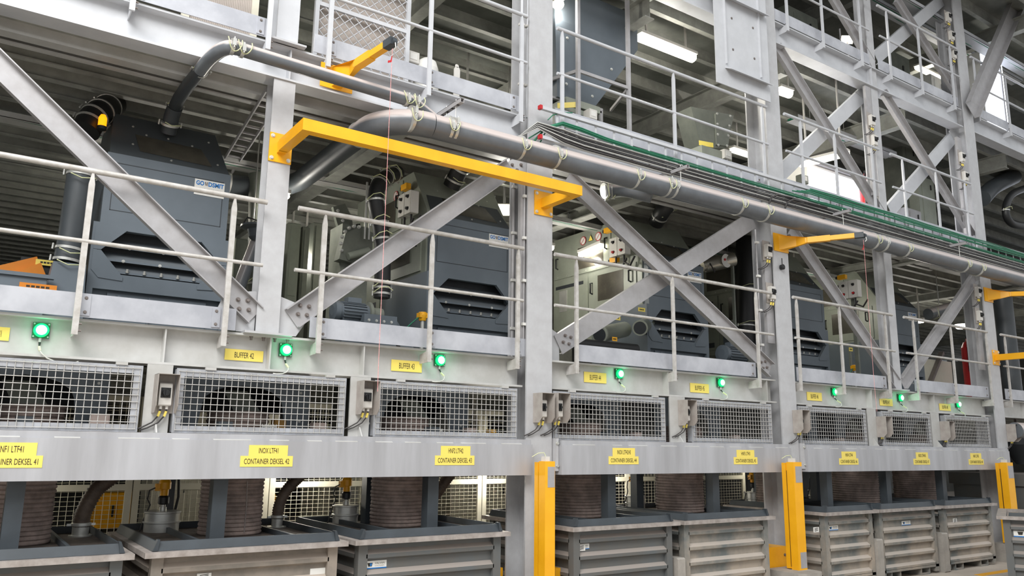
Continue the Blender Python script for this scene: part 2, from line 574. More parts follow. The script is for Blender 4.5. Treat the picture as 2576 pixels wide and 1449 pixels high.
brace('dark channel brace descending in front across the middle bay', (1425, 450), (1935, 932), .10, h=.2, m=M_BRACE, bolts_at=[(1, 1)])
gB = [(4.995, 2.55), (5.25, 2.55), (5.25, 2.70), (5.32, 2.80), (5.02, 2.95), (4.995, 2.95)]
brace('flat-backed brace rising behind the crossing brace of the middle bay', (1405, 868), (1895, 553), .2, h=.22, open_front=False, bolts_at=[(0, 1)], gus=[(gB, .215)])
brace('channel brace descending from the round duct to the post above BUFFER 47', (1985, 580), (2252, 968), .10, h=.2)
brace('channel brace rising from the post above BUFFER 47 to the last main column', (2268, 965), (2450, 695), .10, h=.2)
brace('dark upper brace descending from the grey hatch panel beside the lamp', (1950, 120), (2215, 545), .12, h=.19, m=M_BRACE)
gU = [(X_(x, y, .21), Z_(x, y, .21)) for x, y in ((2150, 232), (2198, 205), (2198, 258), (2172, 250))]
brace('pale flat upper brace rising to the slim post over the white cabin', (1962, 440), (2188, 222), .2, h=.22, open_front=False, m=M_UPPER, gus=[(gU, .19)])
brace('dark upper brace descending to the last main column under the top storey', (2218, 235), (2445, 600), .12, h=.19)
gV = [(X_(x, y, .21), Z_(x, y, .21)) for x, y in ((2385, 330), (2418, 300), (2412, 345), (2398, 352))]
brace('pale flat upper brace rising to the last main column under the top storey', (2240, 530), (2412, 330), .2, h=.22, open_front=False, m=M_UPPER, gus=[(gV, .19)])
brace('slim brace crossing the top storey railing beside the floodlight', (2080, -20), (2190, 165), .12, h=.18)
brace('pale brace of the top storey rising behind the upper rail', (2205, 145), (2370, 0), .2, h=.22, open_front=False, m=M_UPPER)
brace('slim brace of the top storey descending toward the last main column', (2250, 0), (2395, 225), .12, h=.18)
brace('large channel brace rising from the last main column out of the frame', (2440, 278), (2560, -10), -.06, h=.36, lip=.1, m=M_BRACE, ext=(0, .8))


# ================================================================== guardrails
def guardrail(label, x0, x1, zf, posts, toes=(), Y=-.03, top=1.1, mid=.56, m=M_RAIL, group='guardrails along the platform edges', r=.0215, midx=None):
    t = thing('guardrail', label, 'railing', ((x0 + x1) / 2, Y, zf), group)
    MB().tube([(x0, Y, zf + top), (x1, Y, zf + top)], r, 14).build('top_rail', m, t, world=True)
    a, b = midx or (x0, x1)
    MB().tube([(a, Y, zf + mid), (b, Y, zf + mid)], r * .78, 12).build('mid_rail', m, t, world=True)
    for x in posts:
        p = MB()
        w, dp = .021, .012
        zt, zb = zf + top - r * .6, zf - .13
        R0 = [Vector((x - w, Y - dp, zb)), Vector((x + w, Y - dp, zb)), Vector((x + w, Y + dp, zb)), Vector((x - w, Y + dp, zb))]
        up = Vector((0, 0, 1))
        R1 = [q + up * (zt - .09 - zb) for q in R0]
        R2 = [Vector((x + sx * .007, Y + sy * .01, zt)) for sx, sy in ((-1, -1), (1, -1), (1, 1), (-1, 1))]
        p.loft(R0, R1).loft(R1, R2)
        p.prism([(Y + dp, zf - .02), (.145, zf - .05), (.145, zf - .135), (Y + dp, zb)], 'x', x - .004, x + .004)
        po = p.build('post', m, t, world=True)
        for dz in (-.05, -.1):
            MB().hexbolt((x + w, Y, zf + dz), .008, .02, (1, 0, 0)).build('bolt', M_STAIN, po, world=True)
    for a, b in toes:
        MB().box(a, b, .03, .038, zf + .008, zf + .185).build('toe_board', M_TOE, t, world=True)
        for x in posts:
            if a - .05 < x < b + .05:
                pl = MB().box(x + (.025 if x < b - .1 else -.09), x + (.09 if x < b - .1 else -.025), .022, .03, zf + .02, zf + .175).build('toe_bracket', M_TOE, t, world=True)
                for dz in (.045, .15):
                    bolt((x + (.058 if x < b - .1 else -.058), .022, zf + dz), t, M_STAIN, .009, .008)
    return t


ZF = 2.535
guardrail('guardrail before the first magnet machine above the BUFFER 42 sign', -2.4, 1.965, ZF, [-1.4, .655, 1.70], [(-2.4, 1.80)])
guardrail('guardrail before the motor and second magnet machine above BUFFER 43', 2.235, 4.60, ZF, [2.48, 3.545, 4.535], [(2.42, 4.68)])
guardrail('guardrail before the crossed braces above BUFFER 44 and BUFFER 45', 5.0, 8.52, ZF, [5.29, 6.725, 8.21], [(5.34, 8.22)])
guardrail('guardrail before the fourth magnet machine above the BUFFER 46 sign', 8.965, 11.3, ZF, [9.03, 9.98, 11.1], [(9.04, 11.12)])
guardrail('guardrail before the red fire extinguisher above BUFFER 48', 11.62, 14.14, ZF, [11.86, 12.96, 14.1], [(11.88, 14.12)])
guardrail('guardrail past the last main column beside the dark pipe', 14.62, 18, ZF, [14.75, 16.5], [(14.7, 18)])
Z2 = 5.125
guardrail('pale upper guardrail over the first magnet machine in front of the ribbed panel', -2.4, 1.9, Z2, [.79, 1.87], [(-2.4, 1.9)], m=M_UPPER)
guardrail('pale upper guardrail in front of the diamond wire screen', 2.3, 4.62, Z2, [2.42, 3.45, 4.55], [(2.3, 4.6)], m=M_UPPER)
guardrail('pale upper guardrail in front of the anthracite hopper', 5.03, 8.62, Z2, [5.1, 6.84, 8.52], [(5.05, 8.6)], m=M_UPPER)
pC = [X_(2003, 380, -.03), X_(2088, 420, -.03), X_(2190, 500, -.03)]
guardrail('pale upper guardrail in front of the white cabin and tube lamp', 9.0, 11.3, Z2, [9.35, 10.15, 11.1], [(9.0, 11.35)], m=M_UPPER)
guardrail('pale upper guardrail between the slim post and last main column', 11.62, 14.1, Z2, [11.95, 12.95, 13.9], [(11.6, 14.15)], m=M_UPPER)
Z3 = 7.67
guardrail('top storey guardrail beside the floodlight near the hatch panel', 8.99, 11.3, Z3, [9.2, 10.05, 11.05], [(9.0, 11.35)], m=M_UPPER)
guardrail('top storey guardrail between slim post and last main column', 11.6, 14.1, Z3, [11.85, 12.8, 13.85], [(11.6, 14.1)], m=M_UPPER)
guardrail('top storey guardrail past the last main column near the windows', 14.6, 19, Z3, [14.7, 15.9, 17.4], [(14.6, 19)], m=M_UPPER)


# ================================================================== mesh guards under the lower beam
def mesh_guard(label, x0, x1):
    t = thing('mesh_guard', label, 'guard', ((x0 + x1) / 2, .02, 1.722), 'wire mesh guards below the lower beam')
    z0, z1, y0, y1 = 1.725, 2.215, .02, .09
    f = MB()
    f.box(x0, x1, y0, y0 + .006, z0, z0 + .055).box(x0, x1, y0, y0 + .006, z1 - .06, z1)
    f.box(x0, x0 + .06, y0, y0 + .006, z0 + .055, z1 - .06).box(x1 - .06, x1, y0, y0 + .006, z0 + .055, z1 - .06)
    f.box(x0, x1, y0 + .006, y1, z0, z0 + .006).box(x0, x1, y0 + .006, y1, z1 - .006, z1)
    f.box(x0, x0 + .006, y0 + .006, y1, z0, z1).box(x1 - .006, x1, y0 + .006, y1, z0, z1)
    f.build('frame', M_FRAME, t, world=True)
    m = MB()
    n = max(2, round((x1 - x0 - .04) / .05))
    for i in range(n + 1):
        x = x0 + .02 + (x1 - x0 - .04) * i / n
        m.tube([(x, y0 - .004, z0 + .012), (x, y0 - .004, z1 - .012)], .0033, 5)
    for i in range(10):
        z = z0 + .022 + (z1 - z0 - .044) * i / 9
        m.tube([(x0 + .015, y0 - .009, z), (x1 - .015, y0 - .009, z)], .0033, 5)
    m.build('wire_mesh', M_WIRE, t, world=True)
    for x in (x0 + .25, x1 - .15):
        MB().box(x - .04, x + .04, y0 - .012, y0 + .02, z1 - .002, z1 + .018).build('clip', M_BEAM, t, world=True)
    return t


G = [(-.55, 1.145, 'wire mesh guard at the near end below the BUFFER 41 sign'), (1.385, 2.775, 'wire mesh guard below the BUFFER 42 sign before an arched opening'),
     (3.045, 4.575, 'wire mesh guard below BUFFER 43 ending beside the main column'), (5.02, 6.61, 'wire mesh guard below BUFFER 44 starting beside the main column'),
     (7.03, 8.47, 'wire mesh guard below the BUFFER 45 sign'), (9.0, 10.52, 'wire mesh guard below the BUFFER 46 sign'),
     (10.9, 12.2, 'wire mesh guard below the BUFFER 47 sign'), (12.62, 14.0, 'wire mesh guard below the BUFFER 48 sign')]
for x0, x1, l in G:
    mesh_guard(l, x0, x1)


def guard_post(label, x0, x1):
    t = thing('guard_post', label, 'post', ((x0 + x1) / 2, .08, 1.722), 'short plate posts between the mesh guards')
    MB().box(x0, x1, .06, .075, 1.722, 2.237).box((x0 + x1) / 2 - .006, (x0 + x1) / 2 + .006, .075, .2, 1.722, 2.237).build('plate', M_BEAM, t, world=True)
    MB().prism([(.06, 1.724), (-.02, 1.724), (.06, 1.83)], 'x', (x0 + x1) / 2 - .006, (x0 + x1) / 2 + .006).build('foot_rib', M_BEAM, t, world=True)


for a, b, l in ((1.18, 1.365, 'short plate post between the BUFFER 41 and BUFFER 42 mesh guards'), (2.83, 3.02, 'short plate post between the BUFFER 42 and BUFFER 43 mesh guards'),
                (6.72, 6.97, 'short plate post between the BUFFER 44 and BUFFER 45 mesh guards'), (10.62, 10.84, 'short plate post between the BUFFER 46 and BUFFER 47 mesh guards'),
                (12.3, 12.54, 'short plate post between the BUFFER 47 and BUFFER 48 mesh guards')):
    guard_post(l, a, b)


# ================================================================== isolator switches
def make_switch(hood=True):
    t = thing('isolator_switch', 'x', 'switch', (0, 0, 0), 'hooded isolator switches')
    if hood:
        MB().box(-.078, .078, -.004, 0, -.14, .15).prism([(-.004, -.14), (-.004, .15), (-.15, .15), (-.15, -.09), (-.1, -.14)], 'x', -.078, -.074).prism([(-.004, -.14), (-.004, .15), (-.15, .15), (-.15, -.09), (-.1, -.14)], 'x', .074, .078) \
            .box(-.078, .078, -.15, -.004, .146, .15).build('hood', M_HOOD, t)
    else:
        MB().box(-.07, .07, -.004, 0, -.13, .14).build('back_plate', M_HOOD, t)
    MB().cbox(-.045, .045, -.065, -.004, -.085, .085, .008).build('switch_body', M_BOXW, t)
    MB().box(-.035, .035, -.07, -.065, -.025, .05).build('escutcheon', M_BLACK, t)
    k = MB().lathe((0, -.07, .012), [(.032, 0), (.032, .008), (.027, .012), (.024, .022), (0, .022)], 20, '-y').box(-.006, .006, -.105, -.088, -.008, .032).build('rotary_knob', M_BLACK, t)
    for i, x in enumerate((-.022, .022)):
        MB().cyl((x, -.035, -.085), (x, -.035, -.11), .012, 10).build('cable_gland', M_BOXW, t)
        c = MB().tube([(x, -.035, -.11), (x - .012, -.035, -.16), (x - .05, -.03, -.21), (x - .12, -.02, -.25), (x - .17, -.01, -.27)], .006, 8).build('cable', M_BCABLE, t)
        MB().bar((x - .002, -.036, -.125), (x - .014, -.036, -.165), .016, .014, (0, 1, 0)).build('cable_tag', M_SIGN, c)
    return t


sw0 = make_switch()
S = [((412, 993), .058, 'hooded isolator switch between the mesh guards of BUFFER 41 and BUFFER 42'), ((917, 1003), .058, 'hooded isolator switch between the mesh guards of BUFFER 42 and BUFFER 43'),
     ((1357, 1028), -.002, 'hooded isolator switch on the main column front, beside its twin nearer BUFFER 43'), ((1397, 1028), -.002, 'hooded isolator switch on the main column edge touching the BUFFER 44 mesh'),
     ((1718, 1040), .058, 'hooded isolator switch between the mesh guards of BUFFER 44 and BUFFER 45'), ((2004, 1062), -.002, 'hooded isolator switch on the column between the BUFFER 45 and BUFFER 46 guards'),
     ((2213, 1075), .058, 'hooded isolator switch between the mesh guards of BUFFER 46 and BUFFER 47'), ((2372, 1085), .058, 'hooded isolator switch between the mesh guards of BUFFER 47 and BUFFER 48'),
     ((2538, 1090), -.002, 'hooded isolator switch on the last main column past BUFFER 48')]
for i, ((a, b), y, l) in enumerate(S):
    p = at(a, b, y)
    if i == 0:
        sw0.location = p
        sw0['label'] = l
    else:
        dup(sw0, p, l)
su = make_switch(False)
U = [((1927, 632), 'small isolator switch beside the yellow bracket on the middle column'), ((1936, 738), 'small isolator switch below another beside the yellow bracket column'),
     ((2188, 305), 'upper isolator switch on the slim post over the white cabin'), ((2194, 355), 'lower isolator switch on the slim post over the white cabin'),
     ((2415, 397), 'upper isolator switch beside the last main column above the cable tray'), ((2423, 445), 'lower isolator switch beside the last main column above the cable tray'),
     ((2381, 45), 'topmost isolator switch beside the last column on the top storey'), ((2389, 92), 'second isolator switch down beside the last column on the top storey'),
     ((2394, 138), 'third isolator switch down beside the last column on the top storey'), ((2455, 735), 'isolator switch beside the yellow bracket on the last main column'),
     ((2459, 795), 'isolator switch under the yellow bracket of the last main column')]
rail_done = {}
for i, ((a, b), l) in enumerate(U):
    p = at(a, b, .05)
    if i == 0:
        su.location = p
        su['label'] = l
        su['group'] = 'small isolator switches beside the columns'
    else:
        dup(su, p, l, 'small isolator switches beside the columns')
# slotted carrier rails that hold the small switches beside the columns
for x, z0, z1, l in ((X_(1932, 690, .06), 3.0, 4.35, 'flat carrier rail beside the middle column holding two small switches'), (X_(2191, 330, .06), 5.5, 7.3, 'flat carrier rail beside the slim post holding two small switches'),
                     (X_(2419, 420, .06), 5.3, 7.1, 'flat carrier rail beside the last column above the tray'), (X_(2389, 92, .06), 7.7, 9.4, 'flat carrier rail beside the last column on the top storey'),
                     (X_(2457, 765, .06), 3.0, 4.4, 'flat carrier rail beside the last column under the round duct'), (X_(1316, 640, .1), 2.7, 4.5, 'flat carrier rail beside the central main column behind the guardrail end')):
    MBt = MB().box(x - .07, x + .07, .055, .062, z0, z1).box(x - .07, x - .06, .062, .1, z0, z1).box(x + .06, x + .07, .062, .1, z0, z1)
    tag(MBt.build('carrier_rail', M_BRACE, None, origin=(x, .06, z0)), l, 'bracket', 'switch carrier rails beside the columns')


# ================================================================== green signal lights
def make_signal(sgn=1):
    t = thing('signal_light', 'x', 'signal light', (0, 0, 0), 'green signal lights on the lower beam')
    h = MB().box(-.055, .055, -.022, 0, -.055, .055).build('housing', M_LENSRIM, t)
    for x in (-.046, .046):
        for z in (-.046, .046):
            MB().hexbolt((x, -.022, z), .004, .004).build('screw', M_CLAMP, h)
    MB().lathe((0, -.022, 0), [(.05, 0), (.05, .018), (.042, .026), (.034, .028)], 24, '-y').build('lens_rim', E_GRIM, t)
    MB().lathe((0, -.048, 0), [(.036, 0), (.03, .008), (.015, .012), (0, .013)], 24, '-y').build('lens', E_GREEN, t)
    MB().cyl((0, -.015, -.055), (0, -.015, -.085), .011, 10).build('connector', M_CLAMP, t)
    MB().cyl((0, -.015, -.085), (-.002, -.05, -.12), .008, 10, r2=.005).build('plug', M_BLACK, t)
    MB().bar((-.002, -.05, -.12), (.002, -.105, -.155), .014, .01, (0, 1, 0)).build('cable_tag', M_EARTH, t)
    q = [(.002, -.105, -.155), (.015, -.115, -.175), (.05, -.12, -.205), (.1, -.122, -.225), (.17, -.122, -.232), (.23, -.118, -.224), (.25, -.1, -.215)] if sgn > 0 else [(.002, -.105, -.155), (0, -.115, -.175), (-.015, -.12, -.195), (-.05, -.12, -.21), (-.1, -.118, -.214), (-.12, -.1, -.21)]
    MB().tube(q, .005, 7).build('cable', M_LCABLE, t)
    L = bpy.data.lights.new('green_glow', 'POINT')
    L.energy = .35
    L.color = (.1, 1, .45)
    L.shadow_soft_size = .04
    o = bpy.data.objects.new('green_glow', L)
    COL.objects.link(o)
    o.parent = t
    o.location = (0, -.1, .01)
    return t


sg0 = make_signal()
sg1 = make_signal(-1)
for i, (a, b, n) in enumerate(((103, 832, 'beside the cut-off yellow sign at the near end of the beam'), (717, 881, 'between the BUFFER 42 and BUFFER 43 signs'), (1104, 907, 'just past the BUFFER 43 sign'), (1555, 941, 'just past the BUFFER 44 sign'),
                               (1810, 963, 'just past the BUFFER 45 sign'), (2096, 986, 'just past the BUFFER 46 sign near a green-lit rail post'), (2262, 1001, 'just past the BUFFER 47 sign'), (2407, 1017, 'just past the BUFFER 48 sign'))):
    p = at(a, b, YW + .004)
    l = 'glowing green signal light ' + n
    if i == 0:
        sg0.location = p
        sg0['label'] = l
    elif i == 1:
        sg1.location = p
        sg1['label'] = l
    else:
        dup(sg1, p, l)


# ================================================================== yellow signs
def sign(label, txt, px, Y, group):
    x0, y0, x1, y1 = px
    ym, xm = (y0 + y1) / 2, (x0 + x1) / 2
    a, b = X_(x0, ym, Y), X_(x1, ym, Y)
    z0, z1 = Z_(xm, y1, Y), Z_(xm, y0, Y)
    t = thing('sign', label, 'sign', ((a + b) / 2, Y, (z0 + z1) / 2), group)
    MB().box(a, b, Y - .003, Y, z0, z1).build('sign_plate', M_SIGN, t, world=True)
    text_mb(txt, (b - a) * (.5 if len(txt) < 11 else .86 if len(txt) > 13 else .6), (z1 - z0) * .5, ((a + b) / 2, Y - .0045, (z0 + z1) / 2), squeeze=1).build('lettering', M_INK, t, world=True)
    return t


gB_ = 'yellow BUFFER signs on the lower beam'
for n, px, where in ((41, (-58, 821, 24, 855), 'cut off at the near end of the lower beam'), (42, (565, 880, 662, 908), 'on the lower beam under the slim post'), (43, (984, 907, 1061, 935), 'on the lower beam under the second magnet machine'), (44, (1469, 937, 1525, 963), 'on the lower beam past the central column'),
                     (45, (1736, 965, 1783, 988), 'on the lower beam under the crossed braces'), (46, (2030, 987, 2067, 1008), 'on the lower beam past the middle column'), (47, (2213, 1003, 2245, 1021), 'on the lower beam under the second slim post'), (48, (2363, 1016, 2391, 1033), 'farthest along the lower beam')):
    sign('yellow sign reading BUFFER %d ' % n + where, 'BUFFER %d' % n, px, YW, gB_)
gT, gL = 'upper yellow signs on the box beams', 'lower yellow signs on the box beams'
for n, top, pt, pb in ((41, 'HNF1 LTF41', (-44, 1113, 93, 1146), (-62, 1146, 107, 1177)), (42, 'INOX LTF41', (626, 1120, 724, 1147), (604, 1147, 736, 1174)), (43, 'HNF2 LTF42', (1109, 1122, 1183, 1146), (1094, 1146, 1193, 1170)),
                       (44, 'INOX LTF42/43', (1541, 1127, 1597, 1148), (1531, 1148, 1606, 1168)), (45, 'HNF3 LTF43', (1853, 1132, 1897, 1150), (1846, 1150, 1905, 1168)), (46, 'HNF4 LTF44', (2117, 1136, 2153, 1153), (2111, 1153, 2159, 1169)),
                       (47, 'INOX LTF44/45', (2304, 1138, 2334, 1154), (2298, 1154, 2339, 1169)), (48, 'HNF5 LTF45', (2441, 1140, 2468, 1155), (2437, 1155, 2474, 1169))):
    sign('yellow sign reading %s above the CONTAINER DEKSEL %d sign' % (top, n), top, pt, -.1005, gT)
    sign('yellow sign reading CONTAINER DEKSEL %d under the %s sign' % (n, top), 'CONTAINER DEKSEL %d' % n, pb, -.1005, gL)

for x, l in ((5.0, 'small bolted end bracket between the central column and the middle box beam'), (8.965, 'small bolted end bracket between the middle column and the far box beam')):
    t = thing('beam_bracket', l, 'bracket', (x, -.02, 1.5))
    MB().box(x, x + .03, -.06, .1, 1.42, 1.74).build('plate', M_GALV, t, world=True)
    for z in (1.47, 1.69):
        bolt((x + .012, -.06, z), t, M_CLAMP, .014, .014)
# ================================================================== decks
def deck(label, z, x0, x1, y0, y1, jb, ys, xs, m_sheet=M_DECK, m_j=M_JOIST, crossh=.26, name='platform_deck'):
    y0 = max(y0, .36) if y0 > 0 else y0
    t = thing(name, label, 'platform', ((x0 + x1) / 2, (y0 + y1) / 2, z))
    MB().box(x0, x1, y0, y1, z - .02, z).build('deck_sheet', m_sheet, t, world=True)
    for y in ys:
        MB().box(x0, x1, y - .04, y + .04, jb, jb + .01).box(x0, x1, y - .005, y + .005, jb + .01, z - .02).build('joist', m_j, t, world=True)
    for x in xs:
        MB().box(x - .08, x + .08, y0, y1 - .2, jb - crossh, jb - crossh + .014).box(x - .006, x + .006, y0, y1 - .2, jb - crossh + .014, jb - .012) \
            .box(x - .08, x + .08, y0, y1 - .2, jb - .012, jb).build('cross_beam', m_j, t, world=True)
    return t


XS = [-1.5, 1.2, 3.4, 6.85, 10.2, 12.9, 16.5]
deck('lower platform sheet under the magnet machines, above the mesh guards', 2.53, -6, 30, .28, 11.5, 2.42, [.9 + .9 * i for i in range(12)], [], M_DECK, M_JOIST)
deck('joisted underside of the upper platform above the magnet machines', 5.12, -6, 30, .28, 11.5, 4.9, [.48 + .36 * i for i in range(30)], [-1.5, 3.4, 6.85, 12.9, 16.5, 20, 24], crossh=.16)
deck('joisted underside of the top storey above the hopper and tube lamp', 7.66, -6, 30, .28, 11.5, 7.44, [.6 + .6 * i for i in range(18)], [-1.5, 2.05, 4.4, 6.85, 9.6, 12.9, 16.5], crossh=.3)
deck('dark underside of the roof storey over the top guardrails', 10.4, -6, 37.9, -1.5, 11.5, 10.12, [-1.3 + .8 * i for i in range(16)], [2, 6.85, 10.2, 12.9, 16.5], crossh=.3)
tag(MB().box(-3, 20, .5, .62, 4.80, 4.815).box(-3, 20, .5, .505, 4.815, 4.9).build('angle_rail', M_BEAM, None, origin=(5, .5, 4.8)), 'long pale angle rail running under the upper platform just behind the front beam', 'rail')
tag(MB().box(-3, 14, .70, .76, 4.80, 4.815).box(-3, 14, .755, .76, 4.815, 4.9).build('angle_rail', M_BEAM, None, origin=(5, .7, 4.8)), 'thin pale angle rail under the upper platform, the second one behind the front beam', 'rail')


# ================================================================== ducts
def clamp(x, yc, zc, r, parent, loop=True, seed=0):
    rr = random.Random(seed)
    c = MB()
    for a in range(1):
        c.lathe((x - .015, yc, zc), [(r, 0), (r + .01, .001), (r + .01, .029), (r, .03)], 32, 'x')
    ang = math.radians(rr.uniform(-10, 25))
    fy, fz = yc - (r + .015) * math.cos(ang), zc + (r + .015) * math.sin(ang)
    c.box(x - .014, x + .014, fy - .012, fy + .008, fz - .03, fz + .03)
    o = c.build('clamp', M_CLAMP, parent, world=True)
    MB().cyl((x, fy - .004, fz - .045), (x, fy - .004, fz + .045), .006, 8).build('bolt', M_CLAMP, o, world=True)
    if loop:
        w, h = .055, .11
        pts = []
        for k in range(13):
            a = math.pi * k / 12
            px_, pz_ = x + .01 - w * math.cos(a), zc + .055 - h * math.sin(a) ** .8
            dz = max(-r, min(r, pz_ - zc))
            pts.append((px_, yc - math.sqrt(max(0, (r + .012) ** 2 - dz * dz)) - .008, pz_))
        MB().tube(pts, .0045, 7).build('earth_wire', M_EARTH, o, world=True)
    return o


DY, DZ, DR = -.3, 4.565, .115
t = thing('air_duct', 'thick grey dust-topped duct running along the whole front with steel clamps', 'duct', (8, DY, DZ))
arc = [(3.34 - .44 * math.sin(a), DY + .44 - .44 * math.cos(a), DZ) for a in [math.pi / 2 * k / 10 for k in range(11)]]
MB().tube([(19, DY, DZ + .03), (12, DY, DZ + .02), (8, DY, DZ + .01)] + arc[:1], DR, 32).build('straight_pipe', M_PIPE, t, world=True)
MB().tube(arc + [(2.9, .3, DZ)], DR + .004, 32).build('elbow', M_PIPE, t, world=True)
MB().tube([(2.9, .3, DZ), (2.9, 1.9, DZ - .02), (2.84, 2.1, DZ - .03), (2.6, 2.35, DZ - .04), (2.0, 2.5, DZ - .05)], DR - .004, 24).build('inner_pipe', M_PIPED, t, world=True)
for i, px in enumerate((1046, 1140, 1152, 1322, 1411, 1610, 1690, 1706, 1872, 1937, 2212, 2236, 2290, 2438, 2474)):
    yp = 307 + (px - 1050) * .2605
    clamp(X_(px, yp, DY - DR), DY, DZ + .012, DR, t, i not in (2, 7, 11), i)
cc = MB().lathe((2.9, .3, DZ), [(DR, -.012), (DR + .012, -.012), (DR + .012, .016), (DR, .016)], 28, 'y').build('clamp', M_CLAMP, t, world=True)
MB().box(2.77, 2.8, .285, .31, DZ - .03, DZ + .03).build('bolt', M_CLAMP, cc, world=True)
MB().lathe((2.25, 2.42, DZ - .045), [(DR, -.012), (DR + .008, -.012), (DR + .008, .016), (DR, .016)], 24, 'x').build('clamp', M_CLAMP, t, world=True)

SY, SR = -.25, .057
t = thing('air_pipe', 'thin grey pipe rising from the first magnet machine and running along the upper beam', 'pipe', (2.2, SY, 4.8))
p_in = [at(424, 334, 1.28), at(432, 292, 1.18), at(440, 270, 1.1)]
p_up = [at(440, 268, 1.1), at(452, 245, .85), at(478, 208, .5), at(505, 177, .18)]
z0 = 4.815
pa, pb = at(505, 177, .18), Vector((1.54, SY, z0))
pc = Vector((pa.x + .03, SY + .02, z0 - .005))
curve = [pa * (1 - s) ** 2 + pc * (2 * s * (1 - s)) + pb * s * s for s in [k / 9 for k in range(10)]]
MB().tube(p_in, .07, 20).build('inlet_socket', M_PIPED, t, world=True)
MB().tube(p_up, SR, 20).build('rising_pipe', M_PIPED, t, world=True)
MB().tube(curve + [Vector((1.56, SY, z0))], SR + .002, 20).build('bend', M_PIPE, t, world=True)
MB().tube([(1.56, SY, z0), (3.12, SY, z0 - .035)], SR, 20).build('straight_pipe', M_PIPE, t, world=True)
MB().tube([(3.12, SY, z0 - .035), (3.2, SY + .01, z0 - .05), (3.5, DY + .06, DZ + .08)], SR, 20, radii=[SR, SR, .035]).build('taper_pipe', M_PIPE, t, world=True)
for i, x in enumerate((1.52, 1.6, 3.1, 3.2)):
    clamp(x, SY, z0 - .022 * (x - 1.56) - (.012 if x > 3.15 else 0), SR, t, True, 30 + i)


def ring_clamp(c, d, r, parent, wire=True):
    c, d = Vector(c), Vector(d).normalized()
    o = MB().tube([c - d * .011, c + d * .011], r + .006, 24).build('clamp', M_CLAMP, parent, world=True)
    s = d.cross(Vector((0, 1, 0)))
    s = s.normalized() if s.length > .1 else Vector((1, 0, 0))
    for k in (-1, 1):
        MB().cyl(c + s * k * (r + .02) - d * .02, c + s * k * (r + .02) + d * .03, .008, 8).build('bolt', M_CLAMP, o, world=True)
    if wire:
        f = Vector((0, -1, 0))
        q = [c + s * (-r - .02), c + s * (-r * .9) + f * (r + .03) - d * .04, c + f * (r + .045) - d * .06, c + s * r * .8 + f * (r + .03) - d * .03]
        MB().tube(q, .005, 7).build('earth_wire', M_EARTH, o, world=True)


ring_clamp(at(440, 266, 1.1), p_up[1] - p_up[0], SR, t)
ring_clamp(at(428, 312, 1.2), p_in[1] - p_in[0], .078, t)
ring_clamp(at(505, 178, .2), p_up[3] - p_up[2], SR, t)


# hanger struts
for i, (px, py, l) in enumerate(((1147, 268, 'slotted hanger strut over the duct near its elbow'), (1712, 430, 'slotted hanger strut over the duct in the middle bay'), (2120, 538, 'slotted hanger strut over the duct above the yellow bracket arm'), (2412, 618, 'slotted hanger strut over the duct near the last main column'))):
    x, z = X_(px, py, DY), min(4.98, Z_(px, py, DY) + .02)
    t = thing('hanger_strut', l, 'bracket', (x, -.2, z), 'hanger struts that carry the long duct')
    s = MB().box(x - .02, x + .02, -.42, .045, z + .02, z + .024).box(x - .02, x - .016, -.42, .045, z - .02, z + .024).box(x + .016, x + .02, -.42, .045, z - .02, z + .024)
    for k in range(5):
        s.box(x - .016, x + .016, -.42 + .1 * k, -.36 + .1 * k, z - .02, z - .016)
    s.build('strut', M_BRACE, t, world=True)
    MB().cyl((x, DY, DZ + DR), (x, DY, z + .05), .005, 8).build('threaded_rod', M_CLAMP, t, world=True)
    MB().cyl((x, -.12, z - .12), (x, -.12, z + .05), .005, 8).build('threaded_rod', M_CLAMP, t, world=True)


# ================================================================== yellow arms
def square_path(pts, w, h):
    """mitred square tube through pts (all at one height)"""
    mb = MB()
    pts = [Vector(p) for p in pts]
    rings = []
    for i, p in enumerate(pts):
        d0 = (p - pts[i - 1]).normalized() if i else None
        d1 = (pts[i + 1] - p).normalized() if i < len(pts) - 1 else None
        d = (d0 or d1) if not (d0 and d1) else (d0 + d1).normalized()
        s = d.cross(Vector((0, 0, 1))).normalized()
        k = 1 / max(.3, d.dot(d0)) if d0 and d1 else 1
        rings.append([p + s * (a * w / 2 * k) + Vector((0, 0, b * h / 2)) for a, b in ((-1, -1), (1, -1), (1, 1), (-1, 1))])
    for i in range(len(rings) - 1):
        mb.loft(rings[i], rings[i + 1], caps=False)
    mb.add(rings[0], [(3, 2, 1, 0)]).add(rings[-1], [(0, 1, 2, 3)])
    return mb


def plate_bolts(t, x0, x1, y, z0, z1):
    for x in (x0 + .025, x1 - .025):
        for z in (z0 + .03, z1 - .03):
            bolt((x, y, z), t, M_BRIGHTBOLT, .013, .012)


ZA = 4.165
t = thing('crane_rail_arm', 'long yellow U-shaped tube arm from the slim post to the main column', 'arm', (3.4, -.3, ZA))
square_path([(2.075, -.012, ZA), (2.075, -.55, ZA), (4.87, -.55, ZA), (4.87, -.012, ZA)], .085, .1).build('tube_arm', M_YEL, t, world=True)
MB().box(1.972, 2.17, .053, .065, ZA - .13, ZA + .13).box(2.04, 2.11, -.02, .055, ZA - .05, ZA + .05).build('mounting_plate', M_YEL, t, world=True)
plate_bolts(t, 1.972, 2.17, .053, ZA - .13, ZA + .13)
MB().box(4.75, 4.985, -.014, -.001, ZA - .13, ZA + .13).build('mounting_plate', M_YEL, t, world=True)
plate_bolts(t, 4.75, 4.985, -.014, ZA - .13, ZA + .13)
t = thing('crane_rail_arm', 'yellow U-shaped tube arm low on the last main column', 'arm', (14.45, -.3, 3.22))
square_path([(14.42, -.012, 3.225), (14.42, -.55, 3.225), (17.2, -.55, 3.225), (17.2, .02, 3.225)], .085, .1).build('tube_arm', M_YEL, t, world=True)
